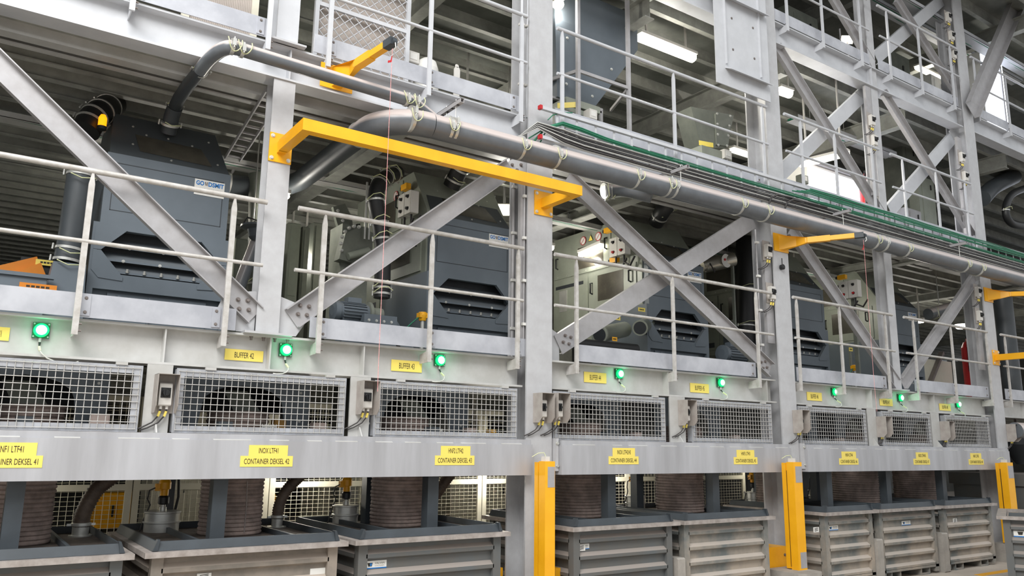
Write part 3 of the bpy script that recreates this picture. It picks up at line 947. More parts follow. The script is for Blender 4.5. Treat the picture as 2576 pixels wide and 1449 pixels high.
MB().box(14.31, 14.53, -.014, -.001, 3.1, 3.35).build('mounting_plate', M_YEL, t, world=True)
plate_bolts(t, 14.31, 14.53, -.014, 3.1, 3.35)


def jib(label, x0, x1, y, z0, z1, end, head=True, w=.06):
    t = thing('jib_arm', label, 'arm', ((x0 + x1) / 2, y, (z0 + z1) / 2), 'yellow jib arms')
    end = Vector(end)
    MB().box(x0, x1, y - .014, y - .001, z0, z1).build('mounting_plate', M_YEL, t, world=True)
    xc, zc = (x0 + x1) / 2, (z0 + z1) / 2
    st = Vector((xc, y - .014, zc))
    d = (end - st).normalized()
    k = st + d * .33
    s = d.cross(Vector((0, 0, 1))).normalized()
    MB().loft([Vector((xc - .05, y - .012, z0 + .02)), Vector((xc + .05, y - .012, z0 + .02)), Vector((xc + .05, y - .012, z1 - .02)), Vector((xc - .05, y - .012, z1 - .02))],
              [k - s * .033 + Vector((0, 0, -.035)), k + s * .033 + Vector((0, 0, -.035)), k + s * .033 + Vector((0, 0, .035)), k - s * .033 + Vector((0, 0, .035))]).build('gusset', M_YEL, t, world=True)
    MB().bar(k - d * .03, end, w, w).bar(st + d * .33, st + d * (.33 + (end - k).length * .45), w + .014, w + .014).build('tube_arm', M_YEL, t, world=True)
    if head:
        h = MB().bar(end - d * .05, end + d * .06, w * 1.15, w * 1.15).lathe(end + d * .06 + Vector((0, 0, -.01)), [(.0, -.02), (.03, -.02), (.03, .02), (0, .02)], 16, 'x')
        h.build('rope_pulley', M_LID, t, world=True)
        MB().tube([end + d * .08 + Vector((0, 0, -.02)), end + d * .09 + Vector((0, 0, -.07)), end + d * .07 + Vector((0, 0, -.09))], .006, 7).build('hook', M_CLAMP, t, world=True)
    return t


e1 = atz(980, 110, 5.0)
jib('yellow jib arm on the upper beam with a rope in front of the diamond screen', 2.38, 2.69, .048, 4.83, 5.06, e1)
e2 = atz(2160, 592, 4.36)
jib('yellow jib arm on the middle column holding a red cord beneath the duct', 8.655, 8.95, -.002, 4.23, 4.47, e2)
e3 = atz(2640, 737, 4.3)
jib('yellow jib arm high on the last main column', 14.24, 14.52, -.002, 4.18, 4.42, e3, head=False)


def cord(label, e, px_bottom, px_end):
    x, y = e[0], e[1] - .06
    zb = Z_(*px_bottom, y)
    t = thing('pull_cord', label, 'cord', (x, y, zb))
    q = at(*px_end, y)
    MB().tube([(x, y, e[2] - .07), (x, y, zb), (x + (q.x - x) * .4, y, zb + (q.z - zb) * .5), q], .0022, 6).build('rope', M_ROPE, t, world=True)
    MB().prism([(x - .035, e[2] - .21), (x - .005, e[2] - .195), (x + .003, e[2] - .14), (x - .003, e[2] - .14), (x - .012, e[2] - .18), (x - .035, e[2] - .19)], 'y', y - .003, y + .003).build('red_tag', M_RED, t, world=True)


cord('thin red and white cord hanging from the upper jib past the U-shaped arm', e1, (931, 930), (950, 985))
cord('thin red cord hanging from the middle column jib before the fourth machine', e2, (2192, 940), (2206, 1035))


# ================================================================== cable tray and cables
t = thing('cable_tray', 'vertical slotted cable ladder with red end caps along the upper beam', 'cable tray', (9, -.12, 5.0))
X0 = 4.75
for z, n in ((5.175, 'side_rail'), (4.845, 'side_rail')):
    MB().box(X0, 19, -.14, -.1, z - .018, z + .018).build(n, M_UPPER, t, world=True)
    MB().box(X0 - .03, X0, -.144, -.096, z - .022, z + .022).build('end_cap', M_RED, t, world=True)
x = X0 + .22
while x < 18.8:
    r = MB()
    r.box(x - .014, x + .014, -.112, -.106, 4.86, 5.16)
    for k in range(7):
        r.box(x - .005, x + .005, -.1135, -.112, 5.14 - .042 * k, 5.155 - .042 * k)
    r.build('rung', M_UPPER, t, world=True)
    x += .27
gk, gg = 'black cables strapped on the cable ladder', 'green cables strapped on the cable ladder'
rr = random.Random(4)
jn = [rr.uniform(-1, 1) for _ in range(40)]
for k in range(13):
    z = 4.815 + .0125 * k
    y = -.152 - (.012 if k % 3 == 1 else 0)
    pts = [at(1288, 352 + k * .6, .02), at(1322, 336 - k * .5, -.08), at(1352, 322 - k * 1.2, -.15), (5.02, y, z + .02)]
    x = 5.3
    while x < 18.9:
        pts.append((x, y, z + .004 * jn[int(x * 7 + k * 3) % 40]))
        x += .9
    tag(MB().tube(pts, .0065, 6).build('power_cable', M_BCABLE if k % 4 else M_LCABLE, None, origin=(5, -.15, z)), 'black cable strapped along the vertical cable ladder above the duct', 'cable', gk)
for k in range(3):
    z, y = 4.985 + .014 * k, -.155 - .008 * k
    pts = [at(1330 + k * 14, 348 + 6 * k, -.06), at(1368 + k * 6, 325 - 4 * k, -.12), (5.0, y, z + .045), (5.25, y, z + .04), (5.6, y, z + .012)]
    x = 6.0
    while x < 18.9:
        pts.append((x, y, z + .006 * jn[int(x * 5 + k * 7) % 40]))
        x += .8
    tag(MB().tube(pts, .011 if k == 1 else .007, 8).build('green_cable', M_GCABLE, None, origin=(5, y, z)), 'green cable strapped along the vertical cable ladder above the black ones', 'cable', gg)
for k in range(5):
    z, y = 5.085 + .02 * k, -.165
    pts = [(8.9 + .1 * k, y, z - .03)]
    x = 9.3
    while x < 18.9:
        pts.append((x, y, z + .008 * jn[int(x * 3 + k * 11) % 40]))
        x += .6
    tag(MB().tube(pts, .009, 7).build('green_cable', M_GCABLE, None, origin=(9, y, z)), 'green cable in the dense bundle on the cable ladder past the middle column', 'cable', 'green cable bundle past the middle column')
tag(MB().tube([at(1378, 302, -.1), at(1390, 290, -.12), at(1412, 283, -.12), at(1440, 284, -.12)], .006, 7).build('green_cable', M_GCABLE, None, origin=at(1378, 302, -.1)), 'short thin green cable arching onto the end of the cable ladder', 'cable')
for k in range(2):
    a = [at(1935 + 40 * k, 512 + 12 * k, -.17), at(1940 + 40 * k, 498 + 12 * k, -.2), at(1955 + 40 * k, 490 + 12 * k, -.2), at(1985 + 40 * k, 496 + 12 * k, -.19), at(2040 + 40 * k, 512 + 10 * k, -.17)]
    tag(MB().tube(a, .012, 8).build('power_cable', M_BCABLE, None, origin=a[0]), 'thick black cable loop dropping behind the duct, ' + ('the one nearer the middle column' if k == 0 else 'the one farther along the tray'), 'cable')
# green cable trays under the upper platform
for y, z, xa, xb, l in ((2.4, 4.76, -2, 4.5, 'green cable bundle under the upper platform behind the slim post'), (2.0, 4.74, 5.2, 8.4, 'green cable bundle under the upper platform behind the crossed braces'), (1.9, 4.72, 9.2, 14, 'green cable bundle under the upper platform of the far bay')):
    t = thing('hung_cable_tray', l, 'cable tray', ((xa + xb) / 2, y, z))
    MB().box(xa, xb, y - .1, y + .1, z - .03, z - .025).box(xa, xb, y - .1, y - .095, z - .03, z + .03).box(xa, xb, y + .095, y + .1, z - .03, z + .03).build('tray', M_BEAM, t, world=True)
    for k in range(4):
        MB().tube([(xa + (xb - xa) * q / 8, y - .06 + .04 * k, z - .005 + .015 * jn[q + k * 8]) for q in range(9)], .018, 7).build('cable', M_GCABLE, t, world=True)
    for q in range(3):
        MB().cyl((xa + (xb - xa) * (q + .5) / 3, y, z - .025), (xa + (xb - xa) * (q + .5) / 3, y, 5.1), .006, 6).build('hanger', M_BEAM, t, world=True)
# inclined ladder tray going into the building beside the slim post
a, b = at(690, 262, .3), at(565, 435, 2.8)
a.z = b.z = 4.78
t = thing('hung_cable_tray', 'dark cable ladder running inward under the upper platform beside the slim post', 'cable tray', (a + b) / 2)
s = MB()
for o_ in (-.08, .08):
    s.bar(a + Vector((o_, 0, 0)), b + Vector((o_, 0, 0)), .012, .05)
for k in range(14):
    c = a.lerp(b, k / 13)
    s.bar(c + Vector((-.08, 0, 0)), c + Vector((.08, 0, 0)), .02, .015)
s.build('ladder', M_BRACE, t, world=True)


# ================================================================== lamps
def tube_lamp(label, a, b, power, w=.13, hang=None, hz=None):
    a, b = Vector(a), Vector(b)
    t = thing('tube_lamp', label, 'lamp', (a + b) / 2)
    d = (b - a).normalized()
    MB().bar(a + Vector((0, 0, .03)), b + Vector((0, 0, .03)), w, .04).build('housing', M_BOXW, t, world=True)
    MB().tube([a - d * .0 + Vector((0, 0, -.01)), a + d * .02 + Vector((0, 0, -.02)), b - d * .02 + Vector((0, 0, -.02)), b + Vector((0, 0, -.01))], w * .4, 14, radii=[w * .3, w * .44, w * .44, w * .3]).build('diffuser', E_LAMP, t, world=True)
    if hz:
        for f in (.15, .85):
            c = a.lerp(b, f)
            MB().box(c.x - .015, c.x + .015, c.y - .01, c.y + .01, c.z + .05, hz).build('hanger', M_BOXW, t, world=True)
    lamp_light(t, (a + b) / 2 + Vector((0, 0, -.16)), power, .07)
    return t


tube_lamp('bright long tube lamp hanging beside the hopper under the top storey', (7.1, .85, 7.2), (8.2, .85, 7.2), 30, .16, hz=7.645)
tube_lamp('short bright lamp beside the middle column under the top storey', at(1955, 222, .8), at(1988, 234, .8), 14, .16, hz=7.645)
a, b = atz(2012, 412, 6.3), atz(2135, 382, 6.3)
tube_lamp('tube lamp running inward above the white cabin', a, b, 40, .12, hz=7.645)
tube_lamp('bulkhead lamp at the top of the central column beside the hopper', at(1396, 2, .7), at(1412, 8, .7), 10, .16, hz=7.645)
tube_lamp('tube lamp deep inside behind the slim post', at(725, 628, 4.4), at(775, 633, 4.4), 26, .12, hz=5.105)
for i, (x, y, p) in enumerate(((-2.6, 4.4, 3), (1.6, 3.6, 12), (4.9, 3.4, 10), (8.1, 3.0, 8), (11, 3.0, 8), (13.6, 3.2, 10))):  # added lamps, kept out of sight, that warm the joists
    tube_lamp('added tube lamp under the upper platform joists ' + ('behind the green machine at the near end', 'behind the first magnet machine', 'behind the second magnet machine', 'behind the third magnet machine', 'behind the fourth magnet machine', 'behind the fire extinguisher')[i], (x - .55, y, 4.42), (x + .55, y, 4.42), p * 1.3, .12, hz=5.105)
for i, (x, p) in enumerate(((.2, 4), (3.2, 9), (5.6, 12), (7.6, 10), (10.8, 2))):  # added unseen lamps that brighten the fence from behind the box beam
    t = tube_lamp('added unseen tube lamp behind the box beam ' + ('over the near-end fence', 'behind the second sensor', 'near the central column', 'behind CONTAINER DEKSEL 45', 'in the dark far bay')[i], (x - .45, 1.95, 1.5), (x + .45, 1.95, 1.5), p, .08, hz=2.515)
# added lamps hidden from the front behind the posts, lighting the machine flanks
for px, Y, p, l in ((700, 2.0, 14, 'added tube lamp hidden behind the slim post to light the second machine flank'), (1358, 2.1, 20, 'added tube lamp hidden behind the central column to light the third machine flank'), (1962, 2.0, 14, 'added tube lamp hidden behind the middle column to light the far machines'), (2262, 2.4, 14, 'added tube lamp hidden behind the second slim post to light the far bay')):
    x = X_(px, 500, Y)
    tube_lamp(l, (x, Y - .3, 4.3), (x, Y + .3, 4.3), p, .08, hz=5.105)
for i, (x, y, p) in enumerate(((1, 3.2, 14), (4.2, 3.0, 14), (11.6, 2.6, 8), (6.2, 3.2, 16))):
    tube_lamp('tube lamp under the top storey joists ' + ('deep behind the ribbed panel', 'deep behind the diamond screen', 'deep behind the white cabin', 'deep behind the hopper')[i], (x - .55, y, 7.0), (x + .55, y, 7.0), p * 1.3, .12, hz=7.645)


def floodlight(label, c, d, power, s=.2):
    c, d = Vector(c), Vector(d).normalized()
    t = thing('floodlight', label, 'lamp', c)
    sd = d.cross(Vector((0, 0, 1))).normalized()
    MB().bar(c - d * .05, c, s, s * .7).build('housing', M_BOXW, t, world=True)
    MB().bar(c, c + d * .006, s * .9, s * .6).build('lens', E_LAMP, t, world=True)
    MB().bar(c - sd * (s * .55), c - sd * (s * .55) + Vector((0, 0, .2)), .02, .01, (1, 0, 0)).bar(c + sd * (s * .55), c + sd * (s * .55) + Vector((0, 0, .2)), .02, .01, (1, 0, 0)).box(c.x - .01, c.x + .01, c.y - .01, c.y + .01, c.z + s * .3, 7.645 if c.z > 5.2 else 5.105).build('bracket', M_BRACE, t, world=True)
    lamp_light(t, c + d * .05, power, s * .8, d=d)


floodlight('floodlight glowing behind the second magnet machine beside the central column', at(1268, 528, 1.7), (-.5, -.75, -.4), 10, .22)
floodlight('floodlight on the top storey behind the railing', at(2131, 100, .5), (-.5, -.7, -.4), 8, .2)
t = thing('round_ceiling_lamp', 'round white ceiling lamp above the red fire extinguisher', 'lamp', at(2420, 822, 2.2))
MB().lathe(at(2420, 822, 2.2), [(.14, .05), (.14, 0), (.1, -.04), (0, -.05)], 24).build('diffuser', E_LAMP, t, world=True)
lamp_light(t, at(2420, 822, 2.2) - Vector((0, 0, .08)), 10, .25)
# ================================================================== containers
CW, CDp, CH = 1.5, 1.62, .9


def make_container(label, loc, m, w=CW):
    t = thing('steel_container', label, 'container', loc, 'steel containers under the platform')
    x0, x1, y0, y1 = .06, w - .06, .07, CDp - .07
    b = MB()
    # corrugated front and sides between corner posts
    pr = []
    for k in range(5):
        zl = .168 + .157 * k
        pr += [(0, zl - .047), (0, zl - .016), (.045, zl + .016), (.045, min(.86, zl + .09))]
    pr[-1] = (.045, .862)
    outer = pr
    poly = [(y0 + a, z) for a, z in outer] + [(y0 + .06, .86), (y0 + .06, .12)]
    b.prism(poly, 'x', x0 + .07, x1 - .07)
    poly = [(y1 - a, z) for a, z in outer] + [(y1 - .06, .86), (y1 - .06, .12)]
    b.prism(poly, 'x', x0 + .07, x1 - .07)
    for xs, s in ((x0, 1), (x1, -1)):
        poly = [(xs + s * a, z) for a, z in outer] + [(xs + s * .06, .86), (xs + s * .06, .12)]
        b.prism(poly, 'y', y0 + .07, y1 - .07)
        for ys in (y0, y1 - .08):
            b.box(xs if s > 0 else xs - .08, xs + .08 if s > 0 else xs, ys, ys + .08, .03, .86)
    b.box(x0, x1, y0, y1, .09, .125)
    b.build('body', m, t)
    r = MB()
    for q in (((0, w), (0, .1)), ((0, w), (CDp - .1, CDp)), ((0, .1), (.1, CDp - .1)), ((w - .1, w), (.1, CDp - .1))):
        r.box(q[0][0], q[0][1], q[1][0], q[1][1], .862, .9)
    r.build('rim', M_RIM, t)
    for xs in (.28, w - .5):
        MB().box(xs, xs + .22, y0 + .01, y1 - .01, 0, .02).box(xs, xs + .012, y0 + .01, y1 - .01, .02, .09).box(xs + .208, xs + .22, y0 + .01, y1 - .01, .02, .09).build('fork_pocket', m, t)
    return t


def sticker(t, px, Y, kind='brand'):
    x0, y0, x1, y1 = px
    a, b = X_(x0, (y0 + y1) / 2, Y), X_(x1, (y0 + y1) / 2, Y)
    z0, z1 = Z_((x0 + x1) / 2, y1, Y), Z_((x0 + x1) / 2, y0, Y)
    s = MB().box(a, b, Y - .002, Y, z0, z1).build('sticker', M_WHITE, t, world=True)
    w, h = b - a, z1 - z0
    if kind == 'brand':
        MB().box(a, b, Y - .0026, Y - .002, z0, z0 + h * .14).build('blue_band', M_BLUE, s, world=True)
        MB().prism([(a + w * .12, z0 + h * .75), (a + w * .36, z0 + h * .75), (a + w * .33, z0 + h * .3), (a + w * .17, z0 + h * .3)], 'y', Y - .0028, Y - .002) \
            .build('logo_outline', M_INK, s, world=True)
        MB().prism([(a + w * .24, z0 + h * .69), (a + w * .34, z0 + h * .69), (a + w * .31, z0 + h * .35), (a + w * .24, z0 + h * .35)], 'y', Y - .0034, Y - .0028) \
            .build('logo_fill', M_BLUE, s, world=True)
        text_mb('VALVAN', w * .44, h * .25, (a + w * .68, Y - .003, z0 + h * .68), squeeze=1).build('lettering', M_INK, s, world=True)
        text_mb('CONTAINERS', w * .44, h * .14, (a + w * .68, Y - .003, z0 + h * .36), squeeze=1).build('lettering', M_STAIN, s, world=True)
    elif kind == 'scribble':
        m = MB()
        for k in range(4):
            m.bar((a + w * .2, Y - .003, z0 + h * (.2 + .18 * k)), (a + w * .8, Y - .003, z0 + h * (.34 + .18 * k)), .002, h * .07, (0, 0, 1))
        m.build('pen_mark', M_INK, s, world=True)
    return s


CY = -.33
CXS = [(-.35, M_CONT), (1.215, M_CONTB), (2.775, M_CONT), (4.995, M_CONT), (6.5, M_CONTD), (8.965, M_CONTD), (10.14, M_CONTD), (11.76, M_CONTD)]
CL = ['anthracite steel container cut off at the near end, under CONTAINER DEKSEL 41', 'brown dusty steel container under the CONTAINER DEKSEL 42 sign', 'clean anthracite container with a blue and white sticker under CONTAINER DEKSEL 43',
      'anthracite container with a scribbled white sheet under CONTAINER DEKSEL 44', 'dusty grey container without stickers under CONTAINER DEKSEL 45', 'dusty beige container with two white stickers under CONTAINER DEKSEL 46',
      'dusty beige container with one small sticker under CONTAINER DEKSEL 47', 'dusty container with a square white sticker under CONTAINER DEKSEL 48']
WID = {4.995: 1.445, 8.965: 1.14}
CO = [make_container(l, (x, CY, 0), m, WID.get(x, CW)) for (x, m), l in zip(CXS, CL)]
YS = CY + .07 + .0435
sticker(CO[2], (917, 1410, 972, 1430), YS)
sticker(CO[3], (1443, 1369, 1482, 1382), YS)
sticker(CO[3], (1452, 1371, 1472, 1386), YS - .004, 'scribble')
sticker(CO[5], (2083, 1322, 2108, 1334), YS)
sticker(CO[5], (2046, 1326, 2060, 1339), YS, 'scribble')
sticker(CO[6], (2268, 1310, 2290, 1321), YS)
sticker(CO[7], (2397, 1304, 2407, 1316), YS, 'scribble')
sticker(CO[1], (780, 1429, 824, 1445), YS, 'plain')
sticker(CO[1], (495, 1442, 531, 1462), YS, 'scribble')
cf = make_container('clean anthracite container parked askew out in front of the far bay', atz(2506, 1298, .9), M_CONT)
cf.location.z = 0
cf.rotation_euler.z = math.radians(-66)
sf = MB().box(.16, .46, .112, .1145, .66, .73).build('sticker', M_WHITE, cf)
MB().box(.16, .46, .1114, .112, .66, .672).build('blue_band', M_BLUE, sf)
MB().prism([(.2, .722), (.26, .722), (.25, .685), (.21, .685)], 'y', .111, .112).build('logo_outline', M_INK, sf)
text_mb('VALVAN', .14, .022, (.365, .111, .71), squeeze=1).build('lettering', M_INK, sf)


# ================================================================== lids, bellows, sensors, hoses
def make_lid(label, x0, posts):
    t = thing('container_lid', label, 'lid', (x0, CY, CH), 'dark lids resting on the containers')
    z0, z1 = .002, .066
    a0, a1 = .055, .08
    w, d = WID.get(x0, CW), CDp
    B = [Vector(p) for p in ((a0, a0, z0), (w - a0, a0, z0), (w - a0, d - a0, z0), (a0, d - a0, z0))]
    T = [Vector(p) for p in ((a1, a1, z1), (w - a1, a1, z1), (w - a1, d - a1, z1), (a1, d - a1, z1))]
    Ti = [Vector(p) for p in ((a1 + .012, a1 + .012, z1), (w - a1 - .012, a1 + .012, z1), (w - a1 - .012, d - a1 - .012, z1), (a1 + .012, d - a1 - .012, z1))]
    Bi = [Vector(p) for p in ((a1 + .012, a1 + .012, .012), (w - a1 - .012, a1 + .012, .012), (w - a1 - .012, d - a1 - .012, .012), (a1 + .012, d - a1 - .012, .012))]
    f = MB().loft(B, T, caps=False).loft(T, Ti, caps=False).loft(Ti, Bi, caps=False)
    f.build('sloped_frame', M_LID, t)
    MB().box(a1, w - a1, a1, d - a1, z0, .012).build('dusty_plate', M_SOOT, t)
    for q in (w * .5 - .36, w * .5 + .36):
        MB().box(q - .012, q + .012, a1 + .012, d - a1 - .012, .012, .055).build('cross_rib', M_LID, t)
    for xs, s in ((a0, 1), (w - a0, -1)):
        MB().prism([(xs + s * .0, .004), (xs + s * .03, .08), (xs + s * .045, .08), (xs + s * .035, .004)], 'y', a0 - .006, a0 + .05).build('corner_tab', M_LID, t)
    for px, pyc in posts:
        xx = px - x0
        p = MB().box(xx - .055, xx + .055, .43 - .055, .43 + .055, .012, .92).build('guide_post', M_LID, t)
        for q in (-.09, .09):
            MB().hexbolt((xx + q, .38, .012), .01, .016, (0, 0, 1)).build('bolt', M_CLAMP, p)
        if pyc:
            MB().box(pyc - x0 - .055, pyc - x0 + .055, 1.15, 1.26, .012, .92).build('guide_post', M_LID, t)
    return t


LP = [[(.425, 0)], [(1.79, 0)], [(3.675, 3.43)], [(5.82, 5.35)], [(7.43, 6.96)], [(9.62, 9.25)], [(11.0, 10.5)], [(12.5, 12.1)]]
for i, ((x, m), p) in enumerate(zip(CXS, LP)):
    make_lid('dark sloped-edge lid with guide post under CONTAINER DEKSEL %d' % (41 + i) + [' at the near end', ', the brown one', ', beside the main column', ', past the main column', ', with wide gap beside', ', first of the far bay', ', middle of the far bay', ', last of the far bay'][i], x, p)


def make_bellows(label, x, y, r, z0, z1, m=M_BELLOW):
    pr = []
    n = int((z1 - z0) / .032)
    rr = random.Random(int(x * 100))
    for k in range(n):
        z = (z1 - z0) * k / n
        j = rr.uniform(-.004, .004)
        pr += [(r - .009 + j, z), (r + j, z + .009), (r + j, z + .02), (r - .008, z + .03)]
    o = MB().lathe((x, y, z0), pr, 36).build('bellows', m, None, origin=(x, y, z0))
    return tag(o, label, 'bellows', 'brown fabric bellows above the lids')


ZB0, ZB1 = CH + .014, 1.92
for i, (x, y, r) in enumerate(((.5, .56, .22), (2.03, .56, .255), (3.59, .56, .265), (5.77, .56, .28), (7.36, .56, .29), (9.0, .72, .2), (11.07, .62, .33), (12.72, .62, .33))):
    if i == 5:
        x, r = 9.32, .22
    make_bellows('brown ribbed fabric bellows on the lid of ' + ['CONTAINER DEKSEL 41 at the near end', 'CONTAINER DEKSEL 42 with a cord along it', 'CONTAINER DEKSEL 43 beside a dark post', 'CONTAINER DEKSEL 44 beside the yellow post', 'CONTAINER DEKSEL 45 behind the grey container',
                                                                  'CONTAINER DEKSEL 46 beside the yellow post', 'CONTAINER DEKSEL 47 in the dark far bay', 'CONTAINER DEKSEL 48, the farthest one'][i], x, y, r, ZB0, ZB1)
tag(MB().tube([at(622, 1210, .28), at(620, 1270, .28), at(614, 1340, .28)], .005, 6).build('cord', M_STAIN, None, origin=at(620, 1270, .28)), 'thin cord hanging down the bellows under CONTAINER DEKSEL 42', 'cord')


def make_sensor(label, px, py, Y=1.0, r=.12):
    c = at(px, py, Y)
    c.z = CH + .012
    t = thing('level_sensor', label, 'sensor', c, 'yellow level sensors on the lids')
    MB().lathe((0, 0, 0), [(r, 0), (r, .07), (r + .012, .075), (r + .012, .085), (r, .09), (r, .15), (r + .008, .155), (r + .008, .165), (r, .17), (0.02, .17)], 28).build('sheet_collar', M_CLAMP, t)
    MB().lathe((0, 0, .17), [(.03, 0), (.03, .03), (.02, .03), (.02, .05)], 14).build('steel_fitting', M_CLAMP, t)
    MB().lathe((0, 0, .22), [(.03, 0), (.045, .01), (.045, .06), (.032, .075)], 16).build('black_neck', M_BLACK, t)
    MB().lathe((0, 0, .295), [(.034, 0), (.034, .05), (.05, .055), (.05, .11), (.04, .13), (.01, .14)], 20).box(-.075, -.03, -.025, .025, .04 + .295, .1 + .295).build('sensor_head', M_YEL, t)
    MB().tube([(-.075, 0, .36), (-.12, 0, .34), (-.13, 0, .27), (-.1, .02, .22), (-.14, .03, .1), (-.16, .04, .0)], .006, 7).build('cable', M_BCABLE, t)
    return t


make_sensor('yellow level sensor on a sheet collar on the lid of the brown container', 405, 1330, 1.0, .14)
make_sensor('yellow level sensor on the lid of the clean container with blue sticker', 868, 1310, 1.0, .12)
make_sensor('yellow level sensor on the lid under CONTAINER DEKSEL 44', 1598, 1272, 1.0, .12)
make_sensor('yellow level sensor on the lid under CONTAINER DEKSEL 45', 1896, 1260, 1.0, .12)
make_sensor('yellow level sensor half hidden by the middle yellow post', 2052, 1248, 1.0, .1)


def make_hose(label, pts, Y=.9, r=.06):
    P = [at(px, py, Y) for px, py in pts]
    base = P[0].copy()
    base.z = CH + .012
    t = thing('suction_hose', label, 'hose', base, 'brown ribbed suction hoses on the lids')
    MB().lathe(base, [(.085, 0), (.085, .01), (r, .012), (r, .09)], 20).build('flange', M_CLAMP, t, world=True)
    MB().lathe(base + Vector((0, 0, .08)), [(r + .006, 0), (r + .012, .004), (r + .012, .022), (r + .006, .026)], 20).box(base.x - r - .04, base.x - r, base.y - .01, base.y + .01, base.z + .082, base.z + .1).box(base.x + r, base.x + r + .04, base.y - .01, base.y + .01, base.z + .082, base.z + .1).build('hose_clamp', M_CLAMP, t, world=True)
    P = [base + Vector((0, 0, .07))] + P[1:] + [P[-1] + (P[-1] - P[-2]) * .7]
    # smooth and rib
    Q = []
    for i in range(len(P) - 1):
        for k in range(14):
            s = k / 14
            p0, p1, p2, p3 = P[max(i - 1, 0)], P[i], P[i + 1], P[min(i + 2, len(P) - 1)]
            Q.append(.5 * ((2 * p1) + (p2 - p0) * s + (2 * p0 - 5 * p1 + 4 * p2 - p3) * s * s + (3 * p1 - p0 - 3 * p2 + p3) * s ** 3))
    MB().tube(Q, r, 16, radii=[r + (.004 if k % 2 else -.004) for k in range(len(Q))]).build('ribbed_hose', M_HOSE, t, world=True)


make_hose('brown ribbed hose rising from the lid at the near end', [(203, 1330), (210, 1290), (240, 1235), (275, 1205)], .9, .062)
make_hose('brown ribbed hose rising from the lid of the brown container', [(697, 1310), (703, 1270), (722, 1232), (748, 1205)], .9, .05)
make_hose('dark ribbed hose rising from the lid of the clean container', [(1072, 1290), (1085, 1262), (1105, 1232), (1128, 1200)], .9, .055)
# flat strap with dark cable beside the sensor of the brown container
t = thing('hanging_duct_strip', 'grey vertical strip with a dark cable beside the sensor of the brown container', 'bracket', at(425, 1290, 1.3))
x, z = X_(425, 1260, 1.3), CH + .02
MB().box(x - .07, x + .04, 1.29, 1.32, z, 1.9).build('strip', M_PIPE, t, world=True)
MB().tube([at(450, 1205, 1.28), at(449, 1250, 1.28), at(440, 1285, 1.28), at(425, 1310, 1.28)], .012, 8).build('cable', M_BCABLE, t, world=True)

# ================================================================== yellow light-curtain posts, plinths, protectors, guide blocks
def light_post(label, px0, px1, Y, z0, z1, patch=True, bottom_patch=True):
    x0, x1 = X_(px0, 1300, Y), X_(px1, 1300, Y)
    t = thing('light_curtain_post', label, 'safety post', ((x0 + x1) / 2, Y + .08, z0), 'yellow light-curtain posts before the columns')
    y1 = Y + .17
    MB().box(x0, x1, Y, Y + .1, z0, z1).box(x0 + .0, x1, Y + .115, y1, z0 + .01, z1 - .01).box(x0 + .012, x1 - .012, Y + .1, Y + .115, z0 + .01, z1 - .01).build('post_body', M_YEL, t, world=True)
    MB().box(x0 + .011, x0 + .0125, Y + .098, Y + .117, z0 + .03, z1 - .1).build('slot', M_BLACK, t, world=True)
    MB().box(x0 + .02, x0 + .07, Y + .02, Y + .09, z1, z1 + .045).build('cable_entry', M_BOXW, t, world=True)
    MB().tube([(x0 + .045, Y + .05, z1 + .045), (x0 + .03, Y + .06, z1 + .08), (x0 - .03, Y + .07, z1 + .075), (x0 - .08, Y + .1, z1 + .04)], .004, 6).build('cable', M_EARTH, t, world=True)
    if patch:
        MB().box(x0 + .03, x1 - .004, Y - .002, Y, z1 - .24, z1 - .05).build('grey_patch', M_BRACE, t, world=True)
    if bottom_patch:
        MB().box(x0 + .04, x1 - .004, Y - .002, Y, z0 + .02, z0 + .2).build('grey_patch', M_BRACE, t, world=True)


light_post('yellow light-curtain post before the central column, beside CONTAINER DEKSEL 44', 1371, 1396, -.33, .27, 1.52)
light_post('yellow light-curtain post before the middle column with patches at both ends', 2003, 2024, -.33, .27, 1.51)
light_post('yellow light-curtain post before the last main column', 2546, 2562, -.33, .27, 1.5)


def plinth(label, x0, x1, y0, y1, z1):
    r = .12
    pl = [(x0, y1), (x0, y0 + r)] + [(x0 + r - r * math.cos(a), y0 + r - r * math.sin(a)) for a in (.4, .8, 1.2)] + [(x0 + r, y0), (x1 - r, y0)] + [(x1 - r + r * math.sin(a), y0 + r - r * math.cos(a)) for a in (.4, .8, 1.2)] + [(x1, y0 + r), (x1, y1)]
    tag(MB().prism(pl, 'z', 0, z1).build('concrete_plinth', M_CONC, None, origin=((x0 + x1) / 2, y0, 0)), label, 'plinth', 'concrete plinths around the column feet')


for x, l in ((4.7, 'concrete plinth around the foot of the central main column'), (8.65, 'rounded concrete plinth around the foot of the middle main column'), (14.2, 'concrete plinth around the foot of the last main column')):
    pass
plinth('concrete plinth carrying the yellow post before the central main column', 4.44, 4.85, -.55, -.02, .27)
plinth('rounded concrete plinth carrying the yellow post before the middle column', 8.15, 8.58, -.55, -.4 + .38, .27)
plinth('concrete plinth carrying the yellow post before the last main column', 13.6, 14.05, -.55, -.02, .27)
for x0, x1, y0, y1, z1, l in ((4.30, 4.66, .36, .7, .48, 'yellow foot protector beside the central column, nearer the clean container'), (5.0, 5.06, -.05, .3, .5, 'narrow yellow foot protector on the far flank of the central column'),
                              (8.14, 8.6, .0, .34, .5, 'yellow foot protector box beside the middle column and grey dusty container')):
    o = MB().box(x0, x1, y0, y1, 0, z1).build('protector_box', M_YEL, None, origin=(x0, y0, 0))
    tag(o, l, 'protector', 'yellow foot protectors at the columns')
    if z1 == .5 and x0 > 8:
        for z in (.14, .4):
            MB().hexbolt((x1 - .04, y0, z), .012, .012).build('bolt', M_STAIN, o, world=False).location = -Vector((x0, y0, 0))
